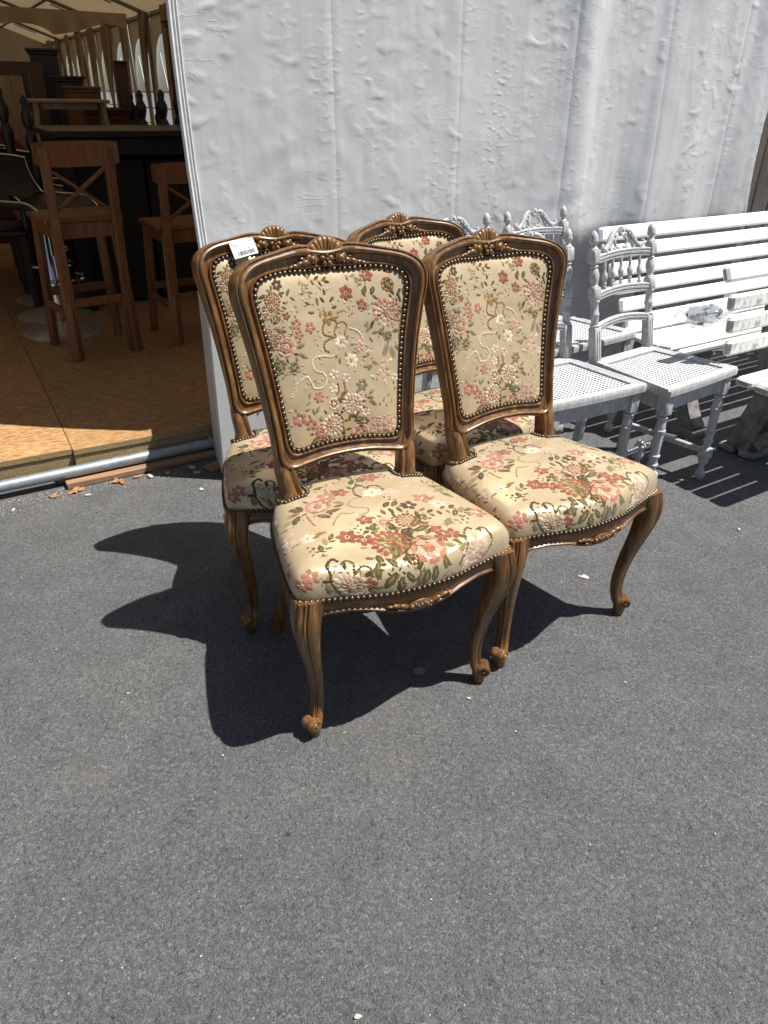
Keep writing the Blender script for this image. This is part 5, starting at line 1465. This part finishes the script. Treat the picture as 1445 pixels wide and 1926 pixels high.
# black bar table, dark filler blocks under the top
bt = thing('bar_table', 'long black bar height table with added dark filler blocks underneath, behind the wooden stools', 'table', (-1.83, 4.44, FZ), math.radians(30))
mb = MB(); mb.bbox((.72, .42, .960), (1.44, .84, .034), .004); mb.build('table_top', M['black_top'], bt, smooth=False)
mb = MB(); mb.bbox((.72, .42, .895), (1.36, .76, .090), .003); mb.build('apron', M['black_matte'], bt, smooth=False)
for (x, y) in ((.06, .06), (1.38, .06), (.06, .78), (1.38, .78)):
    mb = MB(); mb.bbox((x, y, .425), (.07, .07, .85), .004); mb.build('leg', M['black_matte'], bt, smooth=False)
for k in range(3):  # black blocks added to make the space below the top read dark
    mb = MB(); mb.bbox((.30 + .42 * k, .42, .42), (.40, .55, .80), .004); mb.build('dark_filler', M['black_matte'], bt, smooth=False)

# chrome swivel stools with black bucket seats
def make_swivel():
    root = thing('swivel_stool', 'x', 'stool')
    mb = MB(); mb.lathe([(.205, 0), (.207, .006), (.19, .014), (.12, .030), (.05, .046), (.032, .06)], (0, 0, 0), 32); mb.build('base_disc', M['disc'], root, angle=60)
    mb = MB(); mb.lathe([(.030, .05), (.030, .40), (.022, .41), (.022, .62)], (0, 0, 0), 16); mb.build('gas_column', M['chrome'], root, angle=50)
    mb = MB(); rows = []
    for k in range(25):
        t_ = k / 24
        row = []
        for i in range(13):
            u = -1 + 2 * i / 12
            y = -.20 + .40 * min(1, t_ / .62); z = .66 + .03 * u * u
            if t_ < .15: z -= .05 * (1 - t_ / .15) ** 2
            if t_ > .62: q = (t_ - .62) / .38; y = .20 + .07 * math.sin(q * 1.5); z = .66 + .03 * u * u + .22 * q ** 1.3 * (1 - .25 * u * u)
            row.append((u * .205 * (1 - .12 * max(0, t_ - .6)), y - .05 * u * u * (t_ > .62), z))
        rows.append(row)
    mb.grid(rows)
    o = mb.build('bucket_seat', M['leather'], root, angle=180, fix=False); sol = o.modifiers.new('thick', 'SOLIDIFY'); sol.thickness = .028
    rim = [r[0] for r in rows] + list(rows[-1][1:-1]) + [r[-1] for r in rows[::-1]]
    m2 = MB(); m2.tube(rim, .007, 7); m2.build('chrome_rim', M['chrome'], root)
    m2 = MB(); m2.tube([(.12 * math.cos(a), -.05 + .13 * math.sin(a), .30) for a in np.linspace(math.pi, 2 * math.pi, 14)], .009, 7); m2.build('foot_ring', M['chrome'], root)
    return root
sw0 = make_swivel()
for i, (x, y, a, lb) in enumerate(((-1.80, 4.05, 70, 'chrome swivel stool with black bucket seat next to the wooden stool'), (-1.985, 4.40, 60, 'middle chrome swivel stool of the row with black bucket seats'), (-2.17, 4.80, 75, 'chrome swivel stool with black bucket seat deepest in the row'))):
    c = sw0 if i == 0 else copy_tree(sw0)
    c.location = (x, y, FZ); c.rotation_euler = (0, 0, math.radians(a)); c['label'] = lb; c['group'] = 'chrome swivel stools'

def cabinet(name, label, cat, loc, rz, w, d, h, mat, doors=2, cornice=.03, drawers=0):
    t_ = thing(name, label, cat, loc, math.radians(rz))
    mb = MB(); mb.bbox((w / 2, d / 2, h / 2 + .03), (w, d, h - .06), .004); mb.build('carcass', mat, t_, smooth=False)
    mb = MB(); mb.bbox((w / 2, d / 2, .02), (w * .96, d * .96, .04), .004); mb.build('plinth', mat, t_, smooth=False)
    mb = MB(); mb.bbox((w / 2, d / 2 - .005, h - .035), (w + cornice, d + cornice, .03), .008); mb.bbox((w / 2, d / 2 - .008, h - .012), (w + 2 * cornice, d + 2 * cornice, .024), .006); mb.build('cornice', mat, t_, smooth=False)
    for k in range(doors):
        dw_ = w / doors
        mb = MB(); mb.bbox((dw_ * (k + .5), -.009, h * .47), (dw_ - .02, .018, h * .82), .003); dr = mb.build('door', mat, t_, smooth=False)
        mb = MB(); mb.bbox((dw_ * (k + .5), -.022, h * .47), (dw_ * .66, .008, h * .66), .006); mb.build('raised_panel', mat, dr, smooth=False)
        mb = MB(); mb.blob((dw_ * (k + .5) + (dw_ * .4 if k == 0 else -dw_ * .4), -.03, h * .47), (.012, .012, .012)); mb.build('knob', M['nail'], dr)
    for k in range(drawers):
        hh = (h - .12) / drawers
        mb = MB(); mb.bbox((w / 2, -.009, .06 + hh * (k + .5)), (w - .03, .018, hh - .012), .003); dr = mb.build('drawer', mat, t_, smooth=False)
        for s in (.25, .75):
            mb = MB(); mb.blob((w * s, -.026, .06 + hh * (k + .5)), (.012, .012, .012)); mb.build('knob', M['nail'], dr)
    return t_
cabinet('wardrobe', 'tall dark panelled wardrobe just behind the tarpaulin edge', 'wardrobe', (-1.50, 6.39, FZ), 30, 1.1, .55, 1.66, M['dark_wood'])
cabinet('cupboard', 'tall dark cupboard with a projecting cornice near the brown panels', 'cupboard', (-3.33, 7.92, FZ), 22, .24, .30, 1.50, M['dark_wood'], 1, .03)
cabinet('cabinet', 'lower dark cabinet between the corniced cupboard and the orange cabinet', 'cabinet', (-3.00, 7.55, FZ), 22, .24, .25, 1.28, M['dark_wood'], 1)
cabinet('cabinet', 'orange brown wooden cabinet behind the small pale table', 'cabinet', (-2.70, 7.02, FZ), 24, .27, .40, 1.20, M['orange_wood'], 1, .01)
cabinet('dresser', 'red mahogany dresser beside the arched tent windows', 'dresser', (-2.40, 6.60, FZ), 24, .42, .38, 1.05, M['red_wood'], 0, .012, 4)
cabinet('chest', 'low dark chest carrying the small pale table', 'chest', (-2.56, 5.55, FZ), 24, .85, .45, .56, M['dark_wood'], 2, .01)
cabinet('cabinet', 'narrow red brown upright cabinet in front of the tent windows', 'cabinet', (-2.62, 8.10, FZ), 20, .12, .30, 1.42, M['red_wood'], 1, .006)
cabinet('sideboard', 'dark low sideboard deep on the open side of the tent', 'sideboard', (-4.05, 7.10, FZ), 26, 1.15, .45, 1.06, M['dark_wood'], 3, .02)

# small pale table on the chest
pt_ = thing('small_table', 'small pale wooden table with splayed legs standing on the dark chest', 'table', (-2.23, 5.80, FZ + .56), math.radians(24))
mb = MB(); mb.bbox((0, 0, .545), (.52, .36, .022), .006); mb.build('table_top', M['light_wood'], pt_, smooth=False)
mb = MB(); mb.bbox((.0, .0, .515), (.36, .26, .04), .004); mb.build('apron', M['light_wood'], pt_, smooth=False)
for s in (-1, 1):
    for q in (-1, 1):
        mb = MB(); mb.tube([(s * .21, q * .13, .534), (s * .26, q * .17, 0)], [.018, .014], 10); mb.build('leg', M['light_wood'], pt_)
# leaning panels at the far left
for (x, y, w, h, mt, lb) in ((-3.62, 7.28, .60, 1.38, 'brown_wood', 'tall red brown veneer panel standing in front of the cream tent wall'), (-3.62, 7.14, .48, 1.27, 'light_wood', 'pale striped wooden panel leaning on the red brown panel')):
    pn_ = thing('leaning_panel', lb, 'panel', (x, y, FZ), math.radians(24))
    n_ = 5
    for k in range(n_):
        mb = MB(); mb.bbox((w * (k + .5) / n_, 0, h / 2), (w / n_ - .002, .022, h), .002); mb.build('board', M[mt], pn_, smooth=False)
    mb = MB(); mb.bbox((w / 2, .016, h - .03), (w, .010, .05), .002); mb.build('batten', M[mt], pn_, smooth=False)
# turned bed posts
prof = [(.026, 0), (.034, .03), (.034, .40), (.045, .42), (.045, .46), (.026, .50), (.030, .60), (.046, .72), (.050, .80), (.030, .90), (.044, .94), (.044, .98), (.024, 1.01), (.042, 1.06), (.044, 1.09), (.022, 1.13), (.030, 1.16), (.010, 1.19)]
bp0 = MB().lathe(prof, (0, 0, 0), 16).build('bed_post', M['dark_wood'], None, angle=50)
posts = [(-1.83, 5.90, .98), (-1.74, 5.83, .99), (-1.66, 5.98, .93), (-1.60, 5.86, .995), (-1.50, 5.92, 1.02), (-2.02, 4.62, .96), (-2.13, 4.58, 1.0)]
for i, (x, y, s) in enumerate(posts):
    o = bp0 if i == 0 else bp0.copy()
    if i: col.objects.link(o)
    o.location = (x, y, FZ); o.scale = (s * (.85 if i < 5 else .75), s * (.85 if i < 5 else .75), s)
    tag(o, 'dark turned wooden bed post standing among others in front of the wardrobe' if i < 5 else 'dark turned wooden bed post beside the red armchair', 'bed post', 'turned bed posts before the wardrobe' if i < 5 else 'turned bed posts by the armchair')
# red velvet armchair
ra = thing('armchair', 'round backed red velvet armchair in the dim tent', 'armchair', (-2.62, 5.35, FZ), math.radians(20))
mb = MB(); rows = []
for k in range(21):
    a = math.radians(-20 + 220 * k / 20); r = .30
    top = .95 - .25 * abs(math.cos(a)) ** 2
    rows.append([(r * math.cos(a), r * math.sin(a) * .9, .30), (r * 1.06 * math.cos(a), r * 1.0 * math.sin(a), .6), (r * 1.05 * math.cos(a), r * 1.0 * math.sin(a), top), (r * .9 * math.cos(a), r * .85 * math.sin(a), top), (r * .85 * math.cos(a), r * .75 * math.sin(a), .45)])
mb.grid(rows); mb.build('backrest', M['red_velvet'], ra, angle=60)
mb = MB(); mb.lathe([(.27, .28), (.29, .34), (.28, .42), (.20, .45), (.02, .46)], (0, 0, 0), 24); mb.build('seat', M['red_velvet'], ra, angle=60)
for s in (-1, 1):
    for q in (-1, 1):
        mb = MB(); mb.tube([(s * .18, q * .17, .30), (s * .21, q * .21, 0)], [.022, .014], 8); mb.build('leg', M['dark_wood'], ra)
# dark dining chairs lined up on the open side
def dark_chair():
    r0 = thing('dining_chair', 'dark wooden dining chair in the row on the open side of the swivel stools', 'chair', group='dark dining chairs in a row')
    mb = MB(); mb.bbox((0, 0, .45), (.42, .40, .04), .01); mb.build('seat', M['leather'], r0, angle=30)
    for s in (-1, 1):
        mb = MB(); mb.bbox((s * .18, -.17, .215), (.035, .035, .43), .004); mb.build('leg', M['dark_wood'], r0, smooth=False)
        mb = MB(); mb.bbox((s * .18, .19, .48), (.035, .035, .96), .004); mb.build('leg', M['dark_wood'], r0, smooth=False)
    for z in (.60, .74, .90):
        mb = MB(); mb.bbox((0, .19, z), (.33, .02, .07), .004); mb.build('back_slat', M['dark_wood'], r0, smooth=False)
    return r0
dc = dark_chair()
for i, (x, y, a) in enumerate(((-2.36, 4.55, 120), (-2.62, 5.02, 118), (-2.86, 5.52, 122), (-3.15, 6.10, 119))):
    c = dc if i == 0 else copy_tree(dc)
    c.location = (x, y, FZ); c.rotation_euler = (0, 0, math.radians(a))

# ================================================================ LITTER AND CHIPS ON THE GROUND
def litter(name, label, cat, loc, size, mat, seed, thick=.004, n=9, group=None, curl=.3):
    r_ = random.Random(seed); mb = MB()
    ring = []
    for k in range(n):
        a = 2 * math.pi * (k + r_.uniform(-.35, .35)) / n; r = size * r_.uniform(.45, 1.15)
        ring.append((r * math.cos(a), r * math.sin(a) * .7, thick + size * curl * r_.uniform(0, .5)))
    top = [(x, y, z) for x, y, z in ring]; bot = [(x * .97, y * .97, max(.001, z - thick)) for x, y, z in ring]
    b = len(mb.v); mb.v += top + bot + [(0, 0, thick * 1.3), (0, 0, .001)]
    for k in range(n):
        k2 = (k + 1) % n
        mb.f += [(k, k2, 2 * n), (n + k2, n + k, 2 * n + 1), (k, n + k, n + k2, k2)]
    o = mb.build(name, mat, None, smooth=False); o.location = (*loc, .001); o.rotation_euler = (0, 0, r_.uniform(0, 6))
    return tag(o, label, cat, group)
litter('cardboard_scrap', 'torn brown cardboard scrap on the asphalt under the front floral chair', 'cardboard', (.097, 1.447), .020, M['cardboard'], 3)
litter('paper_scrap', 'flattened pale scrap on the asphalt between the legs of a floral chair', 'scrap', (.622, 1.891), .017, M['stone'], 5, .002, 11, None, .05)
litter('dry_leaf', 'curled dry leaf on the asphalt beside a cane chair foot', 'leaf', (1.162, 2.565), .024, M['leaf'], 8, .003, 10)
for i, (x, y, s) in enumerate(((-1.134, 2.391, .034), (-1.005, 2.475, .036), (-1.20, 2.35, .020), (-.95, 2.515, .020))):
    litter('dry_leaf', 'torn dry orange leaf on the asphalt beside the steel pipe', 'leaf', (x, y), s, M['leaf'], 20 + i, .002, 14, 'dry leaves by the pipe', .5)
for i, (x, y, s) in enumerate(((-.90, 2.52, .017), (-.84, 2.55, .012), (-.76, 2.60, .020), (-.73, 2.56, .014), (-1.08, 2.36, .014), (-1.30, 2.24, .012), (-.68, 2.42, .012))):
    litter('rubble_chip', 'small pale rubble chip on the asphalt near the pipe and cabinet', 'chip', (x, y), s, M['stone'], 40 + i, s * .35, 8, 'rubble chips near the pipe')
for i, (x, y, s) in enumerate(((.217, 1.352, .006), (.316, 1.247, .004), (-.029, .629, .008), (1.227, 2.193, .009), (.10, .83, .003), (.62, 1.42, .004), (-.35, 1.16, .004), (.9, 1.4, .003), (-.55, 1.9, .005), (.42, .95, .003), (-.3, .72, .003), (.68, .98, .003), (-.62, 1.35, .004))):
    litter('pale_pebble', 'tiny pale pebble lying loose on the open asphalt', 'pebble', (x, y), s, M['stone'], 60 + i, s * .5, 7, 'loose pebbles on the asphalt')
# loose grit: far too many grains to count
rg = np.random.default_rng(7); mb = MB()
for k in range(5200):
    x, y = rg.uniform(-1.9, 2.2), .45 + 2.6 * rg.random() ** 1.15
    if (Vector((x, y, 0)) - J).dot(DIN) > -.06: continue
    if k % 4 == 0:
        t_ = rg.random(); q_ = P0 + (P1 - P0) * (.45 + .55 * t_) - pn * (.03 + .11 * rg.random() ** 2); x, y = q_.x, q_.y
    s = .0009 + .0018 * rg.random() ** 3 + (.0012 * rg.random() if k % 4 == 0 else 0)
    a = rg.uniform(0, 6.28); pts = [(x + s * math.cos(a + k2 * 2.09) * rg.uniform(.7, 1.2), y + s * math.sin(a + k2 * 2.09) * rg.uniform(.7, 1.2), .0005) for k2 in range(3)]
    b = len(mb.v); mb.v += pts + [(x, y, s * .9)]; mb.f += [(b, b + 1, b + 3), (b + 1, b + 2, b + 3), (b + 2, b, b + 3)]
tag(mb.build('loose_grit', M['stone'], None, smooth=False, fix=False), 'fine pale grit scattered over the asphalt', 'grit', kind='stuff')
